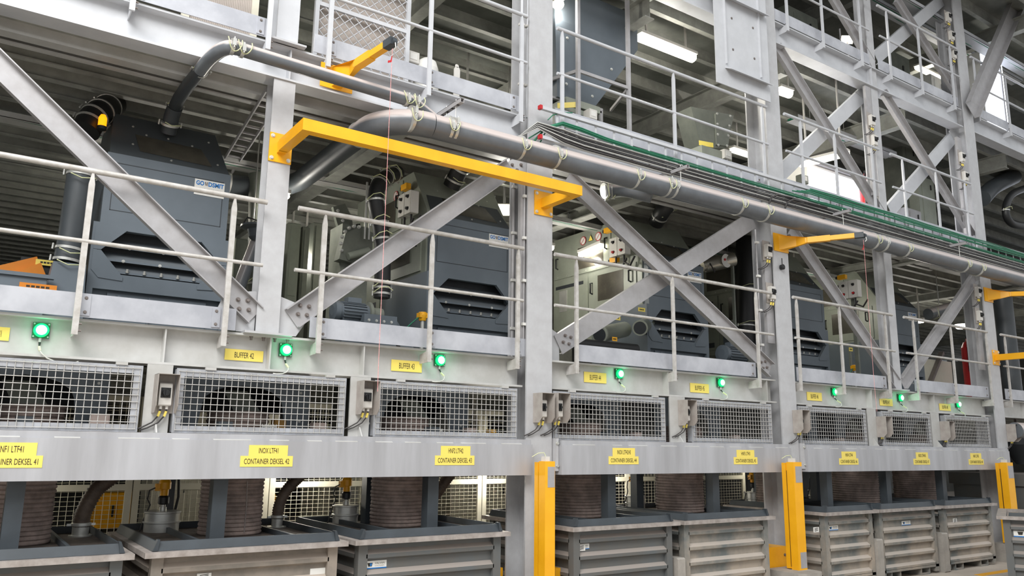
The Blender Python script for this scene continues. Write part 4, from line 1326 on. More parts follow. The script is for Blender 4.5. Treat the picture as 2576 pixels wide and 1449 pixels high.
for x0, x1, l in ((6.335, 6.46, 'concrete guide block between the CONTAINER DEKSEL 44 and CONTAINER DEKSEL 45 containers'), (9.985, 10.19, 'concrete guide block between the two dusty beige containers'), (11.6, 11.79, 'concrete guide block before the farthest dusty container')):
    xa = {6.335: 6.415, 9.985: 10.055, 11.6: 11.66}[x0]
    xb = {6.335: 6.525, 9.985: 10.185, 11.6: 11.805}[x0]
    tag(MB().cbox(xa, xb, -.3, 1.0, 0, .53, .015).build('guide_block', M_CONC, None, origin=(xa, -.3, 0)), l, 'concrete block', 'concrete guide blocks between containers')
q0, q1 = atz(2478, 1447, 0), atz(2516, 1440, 0)
tag(MB().box(q0.x - .1, q1.x + 1.5, q0.y - .02, q0.y + .1, 0, .003).build('floor_marking', M_YEL, None, origin=tuple(q0)), 'yellow painted floor stripe before the far containers', 'floor marking')

# ================================================================== mesh fence behind the containers
def fence(label, x0, x1, Y=2.25):
    t = thing('mesh_fence', label, 'fence', ((x0 + x1) / 2, Y, 0), 'cream mesh fence panels behind the containers')
    f = MB()
    for x in (x0 + .03, x1 - .03):
        f.box(x - .03, x + .03, Y - .02, Y + .02, 0, 2.1)
    for z in (.1, 1.22, 2.07):
        f.box(x0 + .06, x1 - .06, Y - .02, Y + .02, z - .03, z + .03)
    f.build('frame', M_CREAM, t, world=True)
    m = MB()
    n = int((x1 - x0 - .12) / .06)
    for k in range(n + 1):
        x = x0 + .06 + (x1 - x0 - .12) * k / n
        m.tube([(x, Y, .13), (x, Y, 2.04)], .003, 4)
    for k in range(44):
        z = .15 + k * .043
        m.tube([(x0 + .06, Y + .004, z), (x1 - .06, Y + .004, z)], .0028, 4)
    m.build('wire_mesh', M_CREAM, t, world=True)


FX = [-1.6, -.45, .75, 1.55, 2.9, 4.4, 5.6, 6.9, 8.1, 9.3, 10.6]
FL = ['behind the near-end lid', 'behind the near-end brown hose', 'beside the sensor of the brown container', 'behind the bellows of the brown container', 'behind the second sensor', 'between the dark hose and central column',
      'behind CONTAINER DEKSEL 44', 'behind the sensor under CONTAINER DEKSEL 44', 'behind CONTAINER DEKSEL 45', 'in the dark behind CONTAINER DEKSEL 46']
for i in range(10):
    fence('cream framed mesh fence panel ' + FL[i], FX[i], FX[i + 1] - .01)
for x0, x1, z0, z1, y, m, l in ((X_(240, 1280, 3.2), X_(345, 1280, 3.2), Z_(290, 1330, 3.2), Z_(290, 1240, 3.2), 3.2, M_YEL, 'yellow machine cabinet behind the mesh fence near the brown hose'), (X_(640, 1280, 3.3), X_(692, 1280, 3.3), .7, Z_(670, 1243, 3.3), 3.3, M_YEL, 'narrow yellow cabinet behind the fence beside the brown bellows'),
                                (4.6, 6.4, 0, 1.9, 5.2, M_CREAM, 'pale cabinet behind the mesh fence near the central column'), (6.9, 9.0, 0, 1.8, 5.2, M_CREAM, 'pale cabinet behind the fence past the central column'), (-1.5, .6, 0, 2.0, 5.2, M_GREEND, 'grey cabinet behind the fence at the near end'),
                                (2.3, 3.2, 0, 2.1, 5.2, M_CREAM, 'pale tall cabinet behind the fence beside the brown container')):
    t = thing('machine_cabinet', l, 'cabinet', ((x0 + x1) / 2, y, 0))
    MB().cbox(x0, x1, y, y + .7, z0, z1, .015).build('housing', m, t, world=True)
    MB().box(x0 + .05, x0 + .1, y + .1, y + .6, 0, z0 + .02).box(x1 - .1, x1 - .05, y + .1, y + .6, 0, z0 + .02).build('foot', M_BLACK, t, world=True)
    MB().box(x0 + .06, (x0 + x1) / 2 - .01, y - .012, y, z0 + .06, z1 - .06).build('door', m, t, world=True)
    MB().box((x0 + x1) / 2 + .01, x1 - .06, y - .012, y, z0 + .06, z1 - .06).build('door', m, t, world=True)
    MB().box((x0 + x1) / 2 - .05, (x0 + x1) / 2 - .03, y - .03, y - .012, (z0 + z1) / 2 - .06, (z0 + z1) / 2 + .06).build('handle', M_BLACK, t, world=True)

# ================================================================== chutes and boxes behind the mesh guards
for i, x in enumerate((.42, 2.05, 3.72, 5.8, 7.5, 9.5, 11.1, 12.9)):
    t = thing('chute_housing', 'dark chute housing behind the mesh guard of BUFFER %d' % (41 + i) + [' at the near end', ' with a lit slanted plate', ' by the main column', ' past the main column', ' under the crossed braces', ' in the far bay', ' under the second slim post', ' at the far end'][i], 'chute', (x, .5, 1.93), 'dark chute housings behind the mesh guards')
    xa, xb, zb, zt = x - .58, x + .58, 1.7, 2.4
    arc = [(x + .34 * math.cos(a), 1.98 + .16 * math.sin(a)) for a in [math.pi * k / 8 for k in range(9)]]
    MB().prism([(xb, zb), (xb, zt), (xa, zt), (xa, zb), (x - .38, zb)] + list(reversed([(x + .38, zb)] + arc))[0:9] + [(x + .38, zb)], 'y', .5, .52).build('arched_plate', M_DARKBLUE, t, world=True)
    MB().loft([Vector((x - .14, .62, 2.1)), Vector((x + .06, .62, 2.1)), Vector((x + .28, .54, 1.76)), Vector((x + .02, .54, 1.76))],
              [Vector((x - .14, .63, 2.1)), Vector((x + .06, .63, 2.1)), Vector((x + .28, .55, 1.76)), Vector((x + .02, .55, 1.76))]).build('slanted_plate', M_GREEND, t, world=True)
    MB().box(xa, xb, .52, 1.2, zt - .02, zt).box(xa, xa + .02, .52, 1.2, zb, zt - .02).box(xb - .02, xb, .52, 1.2, zb, zt - .02).box(xa + .02, xb - .02, 1.18, 1.2, 1.93, zt - .02).build('casing', M_DARK, t, world=True)
    for q in (-.5, .5):
        for z in (1.85, 2.1, 2.3):
            bolt((x + q, .5, z), t, M_CLAMP, .008, .008)
    MB().cyl((x - .47, .6, 1.7), (x - .47, .6, 2.42), .05, 14).build('column_pipe', M_PIPED, t, world=True)
for i, (px, py, Y, w, h, m, l) in enumerate(((252, 1058, .3, .13, .1, M_PINK, 'mauve junction box behind the mesh of BUFFER 41'), (806, 1070, .35, .12, .08, M_PINK, 'mauve junction box behind the mesh of BUFFER 42'), (1187, 1079, .35, .1, .07, M_PINK, 'mauve junction box behind the mesh of BUFFER 43'),
                                             (705, 1072, .4, .1, .1, M_OCHRE, 'ochre block behind the mesh of BUFFER 42'), (1242, 1080, .4, .06, .06, M_YEL, 'small yellow block behind the mesh of BUFFER 43'), (1607, 1090, .35, .1, .07, M_PINK, 'mauve junction box behind the mesh of BUFFER 44'),
                                             (1855, 1097, .35, .1, .07, M_PINK, 'mauve junction box behind the mesh of BUFFER 45'), (2120, 1107, .35, .1, .07, M_PINK, 'mauve junction box behind the mesh of BUFFER 46'))):
    p = at(px, py, Y)
    t = thing('junction_box', l, 'box', (p.x, p.y, 1.7), 'small boxes behind the mesh guards')
    MB().cbox(p.x - w / 2, p.x + w / 2, Y, Y + .1, 1.7, 1.7 + h + .06, .008).build('housing', m, t, world=True)
    MB().box(p.x - w / 2 + .01, p.x + w / 2 - .01, Y - .006, Y, 1.7 + .02, 1.7 + h + .05).build('cover', m, t, world=True)
    MB().cyl((p.x + w / 2, Y + .05, 1.75), (p.x + w / 2 + .03, Y + .05, 1.75), .014, 10).build('cable_gland', M_BOXW, t, world=True)
for px, py, l in ((667, 1072, 'white toothed comb plate behind the mesh of BUFFER 42'), (1090, 1080, 'white toothed comb plate behind the mesh of BUFFER 43')):
    p = at(px, py, .36)
    m = MB().box(p.x - .1, p.x + .1, .36, .38, 1.73, 1.745).box(p.x - .1, p.x + .1, .36, .38, 1.79, 1.8)
    for k in range(9):
        m.box(p.x - .1 + .024 * k, p.x - .092 + .024 * k, .355, .38, 1.72, 1.815)
    tag(m.build('comb_plate', M_WHITE, None, origin=(p.x, .36, 1.72)), l, 'bracket', 'white comb plates behind the mesh guards')
tag(MB().box(-3, 14.2, .3, .8, 1.66, 1.69).build('shelf_sheet', M_DARK, None, origin=(5, .5, 1.66)), 'dark shelf sheet behind the box beams that carries the junction boxes', 'shelf')
# ================================================================== magnet machines
def make_magnet(label, X, plate=True, full=True):
    YF, ZD = 1.0, 2.53
    W = 1.06
    t = thing('magnet_machine', label, 'machine', (X, YF, ZD), 'dark blue-grey magnet machines on the lower platform')
    # base
    b = MB().box(-.03, W + .03, .05, 1.1, 0, .40).box(-.05, .0, -.008, 1.1, 0, .98).box(W, W + .05, -.008, 1.1, 0, .98).box(0, W, -.008, .05, .40, .54).box(0, W, -.008, .05, .93, .98)
    b.build('base_frame', M_DARKBLUE, t)
    MB().box(.12, W - .12, .03, .05, .03, .38).box(.2, .22, -.0, .03, .2, .36).box(.45, .46, .0, .03, .05, .36).build('base_panel', M_DARKBLUE, t)
    # elongated hexagon opening: four gussets, recessed dark plates
    for sx in (0, 1):
        fx = (lambda v: v) if sx == 0 else (lambda v: W - v)
        MB().prism([(fx(-.03), .935), (fx(.22), .935), (fx(.03), .74), (fx(-.03), .74)], 'y', -.012, .03).build('corner_gusset', M_DARKBLUE, t)
        MB().prism([(fx(-.03), .735), (fx(.03), .735), (fx(.22), .52), (fx(.22), .485), (fx(.03), .495), (fx(-.03), .56)], 'y', -.016, .03).build('corner_gusset', M_DARKBLUE, t)
    MB().box(0, W, .16, .18, .5, .95).build('recess_plate', M_DARK, t)
    MB().prism([(.05, .56), (.15, .64), (.15, .66), (.05, .58)], 'x', 0, W).prism([(.04, .66), (.15, .74), (.15, .76), (.04, .68)], 'x', 0, W).prism([(.04, .78), (.15, .86), (.15, .88), (.04, .80)], 'x', 0, W).build('ledge', M_DARKBLUE, t)
    for k in range(5):
        MB().hexbolt((.26 + .14 * k, .05, .575), .011, .03, (0, -.3, 1)).build('bolt', M_CLAMP, t)
    for k in range(3):
        MB().hexbolt((.22 + .3 * k, .04, .67), .01, .01).build('bolt', M_CLAMP, t)
        MB().hexbolt((.26 + .28 * k, .04, .79), .01, .01).build('bolt', M_CLAMP, t)
    for k in range(3):
        MB().hexbolt((.66 + .11 * k, .03, .28), .011, .008).build('bolt', M_CLAMP, t)
    # body with inset panel
    MB().box(0, W, 0, .1 if full else 1.1, .98, 1.62).build('body', M_DARKBLUE, t)
    g = MB()
    for q in ((.06, W - .06, 1.1, 1.106), (.06, W - .06, 1.53, 1.536), (.06, .066, 1.1, 1.536), (W - .066, W - .06, 1.1, 1.536)):
        g.box(q[0], q[1], -.002, 0, q[2], q[3])
    g.build('panel_joint', M_DARK, t)
    # hood leaning back with a sunk dark window
    h = MB()
    hb = .5 if full else 1.1
    A = [Vector((.015, .01, 1.62)), Vector((W - .015, .01, 1.62)), Vector((W - .015, hb, 1.62)), Vector((.015, hb, 1.62))]
    B = [Vector((.06, .42, 2.14)), Vector((W - .08, .42, 2.14)), Vector((W - .08, hb, 2.14)), Vector((.06, hb, 2.14))]
    h.loft(A, B)
    h.build('hood', M_HOODP, t)

    def hp(u, v, off=0):
        p = A[0].lerp(A[1], u).lerp(B[0].lerp(B[1], u), v)
        n = (A[1] - A[0]).cross(B[0] - A[0]).normalized()
        if n.y > 0:
            n = -n
        return p + n * off
    win = [hp(.24, .16, .004), hp(.86, .12, .004), hp(.80, .52, .004), hp(.20, .56, .004)]
    MB().add(win + [p + Vector((0, .006, 0)) for p in win], [(0, 1, 2, 3), (4, 5, 6, 7)]).build('window_pane', M_GLASS, t)
    for u, v in ((.18, .3), (.18, .75), (.5, .08), (.5, .62), (.92, .2), (.9, .75), (.3, .6), (.72, .56)):
        MB().hexbolt(hp(u, v, .002), .008, .008, (0, -.8, .6)).build('bolt', M_CLAMP, t)
    # grey-green rear body, seen from its side
    if full:
        s = MB().prism([(.1, .98), (1.1, .98), (1.1, .62), (2.02, .62), (2.02, 2.24), (.46, 2.24), (.1, 1.70)], 'x', -.02, W)
        s.build('rear_body', M_GREEN, t)
        d = MB().prism([(.70, 1.61), (1.99, 1.61), (1.99, 2.2), (.70, 2.2)], 'x', -.034, -.02)
        d.build('upper_door', M_GREEN, t)
        MB().box(-.046, -.042, .85, 1.42, 1.45 + .02, 1.8).build('window_pane', M_GLASS, t) if False else None
        MB().prism([(.86, 1.68), (1.42, 1.68), (1.42, 2.0), (.86, 2.0)], 'x', -.038, -.034).build('window_pane', M_GLASS, t)
        MB().box(-.034, -.02, 1.2, 1.99, .7, 1.58).build('lower_door', M_GREEN, t)
        MB().box(-.034, -.02, .2, 1.17, 1.02, 1.58).build('lower_door', M_GREEN, t)
        MB().box(-.038, -.034, .45, .98, 1.15, 1.52).build('window_pane', M_GLASS, t)
        MB().box(-.036, -.034, 1.3, 1.95, 1.45, 1.5).box(-.036, -.034, 1.3, 1.95, .74, .82).build('dark_slot', M_DARK, t)
        for y, z in ((.78, 1.95), (1.9, 1.85), (1.1, 1.35), (.3, 1.4)):
            MB().tube([(-.034, y, z + .08), (-.075, y, z + .07), (-.075, y, z - .07), (-.034, y, z - .08)], .012, 8).build('handle', M_BLACK, t)
        MB().box(-.04, -.034, 1.68, 1.86, 1.1, 1.42).build('latch_plate', M_CLAMP, t)
        for k in range(6):
            MB().hexbolt((-.034, .8 + .22 * k, 1.64), .007, .006, (-1, 0, 0)).build('bolt', M_CLAMP, t)
    if plate:
        pl = MB().box(W - .32, W - .05, -.004, -.0005, 1.375, 1.525).build('name_plate', M_WHITE, t)
        text_mb('GO', .072, .044, (W - .272, -.0055, 1.49), bold=.035, squeeze=1).build('lettering', M_BLUE, pl)
        text_mb('DSMIT', .14, .044, (W - .128, -.0055, 1.49), bold=.035, squeeze=1).build('lettering', M_BLUE, pl)
        MB().prism([(W - .232, 1.508), (W - .22, 1.508), (W - .214, 1.478), (W - .222, 1.47)], 'y', -.0055, -.004).prism([(W - .212, 1.508), (W - .202, 1.508), (W - .206, 1.47), (W - .212, 1.474)], 'y', -.0055, -.004).build('logo_mark', M_STAIN, pl)
        text_mb('MAGNETIC SYSTEMS', .19, .018, (W - .172, -.0055, 1.437), squeeze=1).build('lettering', M_STAIN, pl)
        text_mb('GOUDSMIT', .05, .008, (W - .25, -.0055, 1.405), squeeze=1).build('lettering', M_STAIN, pl)
    return t


make_magnet('dark magnet machine behind the guardrail above BUFFER 42', .855, full=False)
make_magnet('dark magnet machine with grey-green flank above BUFFER 43', 4.10)
make_magnet('dark magnet machine with lit side window above BUFFER 45', 7.35)
make_magnet('dark magnet machine half hidden by the middle column above BUFFER 46', 10.10, plate=False)
make_magnet('dark magnet machine behind the second slim post above BUFFER 47', 12.86)


def hazard_sign(label, X, px, py, r, tri=False):
    rx = ray(px, py)
    p = CAM + rx * ((X - CAM[0]) / rx[0])
    t = thing('warning_sticker', label, 'sticker', p)
    n = 3 if tri else 24
    off = math.pi / 2
    ring = [Vector((p.x - .002, p.y - r * math.cos(off + 2 * math.pi * k / n), p.z + r * math.sin(off + 2 * math.pi * k / n))) for k in range(n)]
    inn = [p + (q - p) * .84 for q in ring]
    x2 = Vector((-.0015, 0, 0))
    MB().add(ring, [tuple(range(n))]).build('border', M_INK if tri else M_RED, t, world=True)
    MB().add([q + x2 for q in inn], [tuple(range(n))]).build('field', M_SIGN if tri else M_WHITE, t, world=True)
    MB().add([p + x2 * 2 + Vector((0, a * r, b * r)) for a, b in ((-.2, -.3), (.2, -.3), (.25, .1), (0, .35), (-.25, .1))], [(0, 1, 2, 3, 4)]).build('pictogram', M_INK, t, world=True)
    if not tri:
        MB().bar(p + x2 * 3 + Vector((0, -.6 * r, .6 * r)), p + x2 * 3 + Vector((0, .6 * r, -.6 * r)), r * .14, .001, (1, 0, 0)).build('slash', M_RED, t, world=True)


def on_x(px, py, X):
    r = ray(px, py)
    return CAM + r * ((X - CAM[0]) / r[0])


hazard_sign('round red prohibition sticker nearer the window edge on the lit machine flank', 7.306, 1467, 606, .065)
hazard_sign('yellow warning triangle between two round stickers on the lit machine flank', 7.306, 1486, 601, .065, True)
hazard_sign('round red prohibition sticker nearest the yellow switch on the lit machine flank', 7.306, 1505, 595, .065)
hazard_sign('round red prohibition sticker on the second machine flank beside the control boxes', 4.056, 996, 493, .06)


def control_box(label, X, px, py, w=.15, h=.26, ncol=2, low=None):
    p = on_x(px, py, X)
    t = thing('control_box', label, 'control box', p)
    if X > 11:
        MB().box(p.x, p.x + .04, p.y - .03, p.y + .03, 2.53, p.z).build('stand', M_GREEND, t, world=True)
    for k in range(ncol):
        yc = p.y - (k - (ncol - 1) / 2) * (w + .01)
        b = MB().cbox(p.x - .1, p.x, yc - w / 2, yc + w / 2, p.z - h / 2, p.z + h / 2, .008).build('housing', M_BOXW, t, world=True)
        for z in (-.07, .07):
            MB().lathe((p.x - .1, yc, p.z + z), [(.024, 0), (.024, .004)], 16, 'x').build('dial', M_BLACK, b, world=True)
            MB().cyl((p.x - .1, yc, p.z + z), (p.x - .125, yc, p.z + z), .016, 12).build('knob', (low or M_RED) if z < 0 else M_BLACK, b, world=True)
        MB().tube([(p.x - .05, yc, p.z - h / 2), (p.x - .05, yc, p.z - h / 2 - .1), (p.x - .05, yc - .12, p.z - h / 2 - .16), (p.x - .04, yc - .2, p.z - h / 2 - .05)], .014, 8).build('cable', M_BCABLE, t, world=True)


control_box('pair of white control boxes on the flank of the second magnet machine', 4.0, 1037, 517, low=M_BLACK)
control_box('pair of white control boxes with red knobs on the lit machine flank', 7.24, 1566, 622)
control_box('pair of white control boxes before the fourth magnet machine, near the red cord', 11.6, 2143, 730, .16, .28)
for X, px, py, l in ((4.0, 1022, 472, 'yellow safety switch above the control boxes of the second machine'), (7.25, 1531, 580, 'yellow safety switch above the control boxes of the third machine'), (7.25, 1546, 655, 'orange safety switch below the control boxes of the third machine'), (11.55, 2118, 698, 'yellow safety switch above the control boxes near the red cord')):
    p = on_x(px, py, X)
    t = thing('safety_switch', l, 'switch', p)
    MB().cbox(p.x - .04, p.x + .02, p.y - .08, p.y + .06, p.z - .035, p.z + .035, .006).build('housing', M_YEL, t, world=True)
    MB().box(p.x - .03, p.x + .04, p.y + .06, p.y + .1, p.z - .02, p.z + .02).build('actuator', M_BLACK, t, world=True)
# window lamp of the third machine
a, b = on_x(1462, 640, 7.29), on_x(1520, 615, 7.29)
tube_lamp('slim lamp glowing inside the window of the third machine flank', a + Vector((-.03, 0, 0)), b + Vector((-.03, 0, 0)), 5, .09)

# ================================================================== round black ducts beside the machines
def round_duct(label, pts, r, clamps=(), m=M_PIPED, n=24, wires=True, hang=None):
    t = thing('dark_duct', label, 'duct', pts[0])
    Q = []
    P = [Vector(p) for p in pts]
    for i in range(len(P) - 1):
        for k in range(10):
            s = k / 10
            p0, p1, p2, p3 = P[max(i - 1, 0)], P[i], P[i + 1], P[min(i + 2, len(P) - 1)]
            Q.append(.5 * ((2 * p1) + (p2 - p0) * s + (2 * p0 - 5 * p1 + 4 * p2 - p3) * s * s + (3 * p1 - p0 - 3 * p2 + p3) * s ** 3))
    Q.append(P[-1])
    MB().tube(Q, r, n).build('duct_pipe', m, t, world=True)
    if hang:
        c = Q[int(len(Q) * .4)]
        MB().cyl((c.x, c.y, c.z + r), (c.x, c.y, hang), .008, 6).build('hanger_rod', M_CLAMP, t, world=True)
    for f in clamps:
        i = min(int(f * (len(Q) - 1)), len(Q) - 2)
        ring_clamp(Q[i], Q[i + 1] - Q[i], r, t, wires)
    return t


a0 = at(195, 735, 1.0)
round_duct('vertical dark duct standing before the first machine at the near end', [at(168, 660, 1.0), at(180, 600, 1.0), at(190, 530, 1.0), at(203, 436, 1.0)], .105, (.06, .2, .98))
t = thing('duct_transition', 'square-to-round duct foot below the vertical dark duct', 'duct', at(170, 720, 1.0))
p = at(172, 690, .92)
MB().loft([Vector((p.x - .17, .88, 2.62)), Vector((p.x + .14, .88, 2.62)), Vector((p.x + .14, 1.16, 2.62)), Vector((p.x - .17, 1.16, 2.62))], [Vector((p.x - .12, .89, 3.1)), Vector((p.x + .12, .89, 3.1)), Vector((p.x + .12, 1.12, 3.1)), Vector((p.x - .12, 1.12, 3.1))]).build('transition', M_DARKBLUE, t, world=True)
MB().box(p.x - .2, p.x + .17, .85, 1.2, 2.53, 2.62).build('foot_flange', M_DARKBLUE, t, world=True)
round_duct('bent black hose with steel clamps at the shoulder of the first machine', [at(215, 330, 1.3), at(232, 300, 1.35), at(255, 280, 1.45), at(285, 262, 1.8)], .12, (.25, .45, .65, .85), M_BLACK, wires=False)
round_duct('bent black duct descending beside the second machine', [at(1000, 435, 1.35), at(960, 455, 1.1), at(945, 500, 1.0), at(955, 560, 1.0), at(962, 620, 1.0), at(962, 700, 1.0), at(960, 750, 1.0)], .085, (.05, .13, .2, .36, .5, .62, .9, .96), M_BLACK)
round_duct('vertical black duct beside the middle column behind the third machine', [at(1878, 600, 1.5), at(1876, 680, 1.5), at(1876, 780, 1.5), at(1876, 870, 1.5)], .16, (.5, .8), M_BLACK)
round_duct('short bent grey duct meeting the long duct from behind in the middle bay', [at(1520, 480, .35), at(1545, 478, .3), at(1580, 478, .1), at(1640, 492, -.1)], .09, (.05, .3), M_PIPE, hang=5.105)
round_duct('dark duct drooping under the upper platform behind the crossed braces', [at(1650, 560, 1.2), at(1668, 530, 1.0), at(1690, 500, .9), at(1700, 470, .9)], .11, (.2, .5, .8), M_BLACK, hang=5.105)
round_duct('dark duct drooping above the second machine behind the U-shaped arm', [at(1135, 470, 1.3), at(1150, 440, 1.2), at(1165, 410, 1.1), at(1170, 370, 1.1)], .1, (.2, .5), M_BLACK, hang=5.105)
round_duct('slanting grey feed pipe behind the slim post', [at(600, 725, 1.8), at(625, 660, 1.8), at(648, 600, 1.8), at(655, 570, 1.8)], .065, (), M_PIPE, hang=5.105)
round_duct('tall pale vertical pipe behind the slim post', [at(655, 440, 2.3), at(655, 560, 2.3), at(652, 700, 2.3), at(650, 745, 2.3)], .13, (.75,), M_GREENP if False else M_GREEND)
t = thing('feed_funnel', 'grey feed funnel on the slanting pipe behind the slim post', 'funnel', at(655, 580, 1.8))
p = at(652, 575, 1.75)
MB().lathe(p, [(.06, -.14), (.10, -.1), (.12, -.02), (.19, 0), (.19, .02), (.17, .02)], 22).build('funnel', M_PIPE, t, world=True)
MB().tube([p + Vector((-.17, 0, .02)), p + Vector((-.13, 0, .1)), p + Vector((.1, 0, .06)), p + Vector((.17, 0, .02))], .01, 8).build('handle', M_BLACK, t, world=True)
# silver vessel above the black duct
p, q = at(1772, 668, 1.25), at(1846, 652, 1.05)
t = thing('silver_vessel', 'bright silver cylinder with an oval red-button panel beside the middle column', 'vessel', p)
MB().cyl(p, q, .1, 28).cyl(p - (q - p) * .08, p, .085, 24).build('cylinder', M_ALU, t, world=True)
MB().box(q.x - .03, q.x + .0, q.y, q.y + .04, 2.53, q.z).build('stand', M_GREEND, t, world=True)
c = p.lerp(q, .55) + Vector((0, -.105, .0))
MB().lathe(c, [(.0, .0), (.1, 0), (.1, .004), (0, .006)], 24, '-y').build('button_panel', M_WHITE, t, world=True)
for dx in (-.04, .04):
    MB().cyl(c + Vector((dx, -.005, .01)), c + Vector((dx, -.018, .01)), .018, 12).build('red_button', M_RED, t, world=True)
MB().tube([p + Vector((0, -.1, .02)), p + Vector((-.02, -.16, -.05)), p + Vector((.04, -.15, -.12)), p + Vector((.1, -.11, -.05))], .009, 8).build('hose', M_BCABLE, t, world=True)


# ================================================================== motors and small machinery behind the toe boards
def motor(label, c, L=.34, r=.1, m=M_DARKBLUE, axis=1):
    c = Vector(c)
    t = thing('electric_motor', label, 'motor', c)
    b = MB().cyl(c, c + Vector((L * axis, 0, 0)), r * .86, 24)
    for k in range(20):
        a = 2 * math.pi * k / 20
        u = Vector((0, math.cos(a), math.sin(a)))
        b.bar(c + u * r * .93 + Vector((.03 * axis, 0, 0)), c + u * r * .93 + Vector(((L - .03) * axis, 0, 0)), .008, r * .16, u)
    b.build('finned_body', m, t, world=True)
    MB().lathe(c + Vector((-.06 * axis, 0, 0)), [(r * .5, -.0), (r, .01), (r, .06)], 24, 'x').build('fan_cover', m, t, world=True)
    MB().lathe(c + Vector((L * axis, 0, 0)), [(r * 1.2, 0), (r * 1.2, .03), (r * .7, .04), (r * .7, .16)], 24, 'x').build('gear_flange', M_GREEND, t, world=True)
    MB().box(c.x + .08, c.x + .22, c.y - .05, c.y + .05, c.z + r * .9, c.z + r * 1.4).build('terminal_box', m, t, world=True)
    MB().box(c.x + .02, c.x + L - .02, c.y - r * .8, c.y + r * .8, 2.53, c.z - r * .9).build('foot', m, t, world=True)


motor('finned dark electric motor behind the guardrail foot above BUFFER 43', at(850, 782, .75), .3, .1)
motor('finned grey motor behind the rail post beside the middle column', at(1822, 890, 1.0), .4, .12)
p = at(965, 795, .7)
t = thing('gear_housing', 'dark gear housing with slanted arm beside the finned motor', 'machine', (p.x, .7, 2.53))
MB().box(p.x - .25, p.x + .1, .6, .9, 2.53, 2.9).prism([(p.x + .1, 2.75), (p.x + .1, 2.9), (p.x + .32, 2.62), (p.x + .32, 2.53), (p.x + .22, 2.53)], 'y', .65, .8).build('housing', M_DARKBLUE, t, world=True)
for k in range(4):
    bolt((p.x - .2 + .08 * k, .6, 2.84), t, M_CLAMP, .01, .01)
for px, py, Y, l in ((1063, 800, .8, 'yellow sensor beside the foot of the second magnet machine'), (2150, 928, .9, 'yellow sensor behind the guardrail foot near the red cord')):
    p = at(px, py, Y)
    t = thing('level_sensor', l, 'sensor', p)
    MB().lathe(p, [(.035, -.03), (.045, 0), (.05, .03), (.04, .06), (.0, .065)], 18).box(p.x - .05, p.x + .05, Y - .04, Y + .04, p.z + .0, p.z + .05).build('sensor_head', M_YEL, t, world=True)
    MB().lathe(p, [(.03, 2.53 - p.z), (.03, 2.55 - p.z), (.02, 2.56 - p.z), (.02, -.03)], 12).build('steel_neck', M_CLAMP, t, world=True)
    MB().tube([p + Vector((-.05, 0, 0)), p + Vector((-.12, 0, -.06)), p + Vector((-.2, 0, -.14)), p + Vector((-.26, 0, -.16))], .008, 7).build('cable', M_GCABLE, t, world=True)
# conveyor and pipes of bay B
p = at(1450, 900, .7)
tag(MB().tube([at(1430, 862, .8), at(1520, 872, .8), at(1600, 880, .8)], .07, 16).box(X_(1520, 872, .8) - .03, X_(1520, 872, .8) + .03, .77, .83, 2.53, Z_(1520, 872, .8)).build('conveyor_tube', M_BLACK, None, origin=at(1430, 862, .8)), 'dark horizontal tube behind the toe board of the middle bay', 'pipe')
for a, b, r, l in (((1508, 842, .9), (1555, 832, 1.1), .1, 'grey ribbed pipe stub lying behind the flat-backed brace'), ((1610, 825, .85), (1628, 815, 1.2), .095, 'open grey pipe end beside the third magnet machine')):
    A, B = at(*a), at(*b)
    t = thing('pipe_stub', l, 'pipe', A)
    d = (B - A).normalized()
    MB().tube([A, A + d * .05, A + d * .05, B + d * .2], r, 22, radii=[r * 1.05, r * 1.05, r, r]).build('pipe', M_GREEN, t, world=True)
    MB().tube([A - d * .004, A + d * .0], r * .85, 22).build('pipe_mouth', M_DARK, t, world=True)
# small yellow labels on machines
for px, py, Y, w, h, m, l in ((1551, 800, .9, .12, .05, M_SIGN, 'small yellow label behind the flat-backed brace'), (1614, 779, .9, .12, .05, M_SIGN, 'small yellow label beside the third magnet machine top edge'), (96, 722, .799, .26, .05, M_ORANGE, 'orange label plate above the toe board at the near end'),
                              (122, 662, 1.6, .2, .05, M_SIGN, 'yellow label on the dark bin beside the vertical duct'), (2207, 863, 1.2, .14, .06, M_SIGN, 'yellow label behind the second slim post'), (2140, 879, 1.0, .1, .06, M_SIGN, 'yellow label beside the fourth magnet machine'),
                              (1546, 853, .85, .08, .05, M_YEL, 'orange block under the ribbed pipe stub')):
    p = at(px, py, Y)
    t = thing('label_plate', l, 'label plate', p)
    if px in (2207, 2140):
        MB().box(p.x - .02, p.x + .02, Y, Y + .03, 2.53, p.z).build('stand', M_GREEND, t, world=True)
    MB().box(p.x - w / 2, p.x + w / 2, Y - .004, Y, p.z - h / 2, p.z + h / 2).build('plate', m, t, world=True)
    k = MB()
    for j in range(5):
        k.box(p.x - w * .32 + w * .13 * j, p.x - w * .32 + w * .13 * j + w * .1, Y - .005, Y - .004, p.z - h * .16, p.z + h * .16)
    k.build('print_line', M_INK, t, world=True)
# near end: dark conveyor with bin and orange bracket
t = thing('dark_conveyor', 'dark blue-grey conveyor trough at the near end behind the guardrail', 'conveyor', (0, .9, 2.53))
MB().box(-2.5, .5, .8, 1.8, 2.53, 2.93).box(-2.5, .55, .78, .84, 2.93, 2.96).build('trough', M_DARKBLUE, t, world=True)
for k in range(4):
    bolt((-.3 + .25 * k, .8, 2.72), t, M_CLAMP, .01, .01)
p = at(50, 668, 1.6)
o = thing('orange_bracket', 'folded orange steel bracket on the dark conveyor at the near end', 'bracket', p)
MB().prism([(p.x - .22, p.z - .05), (p.x + .12, p.z + .1), (p.x + .16, p.z - .02), (p.x + .02, p.z - .08)], 'y', 1.6, 1.64).prism([(p.x - .02, p.z - .08), (p.x + .15, p.z + .03), (p.x + .2, p.z - .08)], 'y', 1.5, 1.6).build('folded_plate', M_ORANGE, o, world=True)
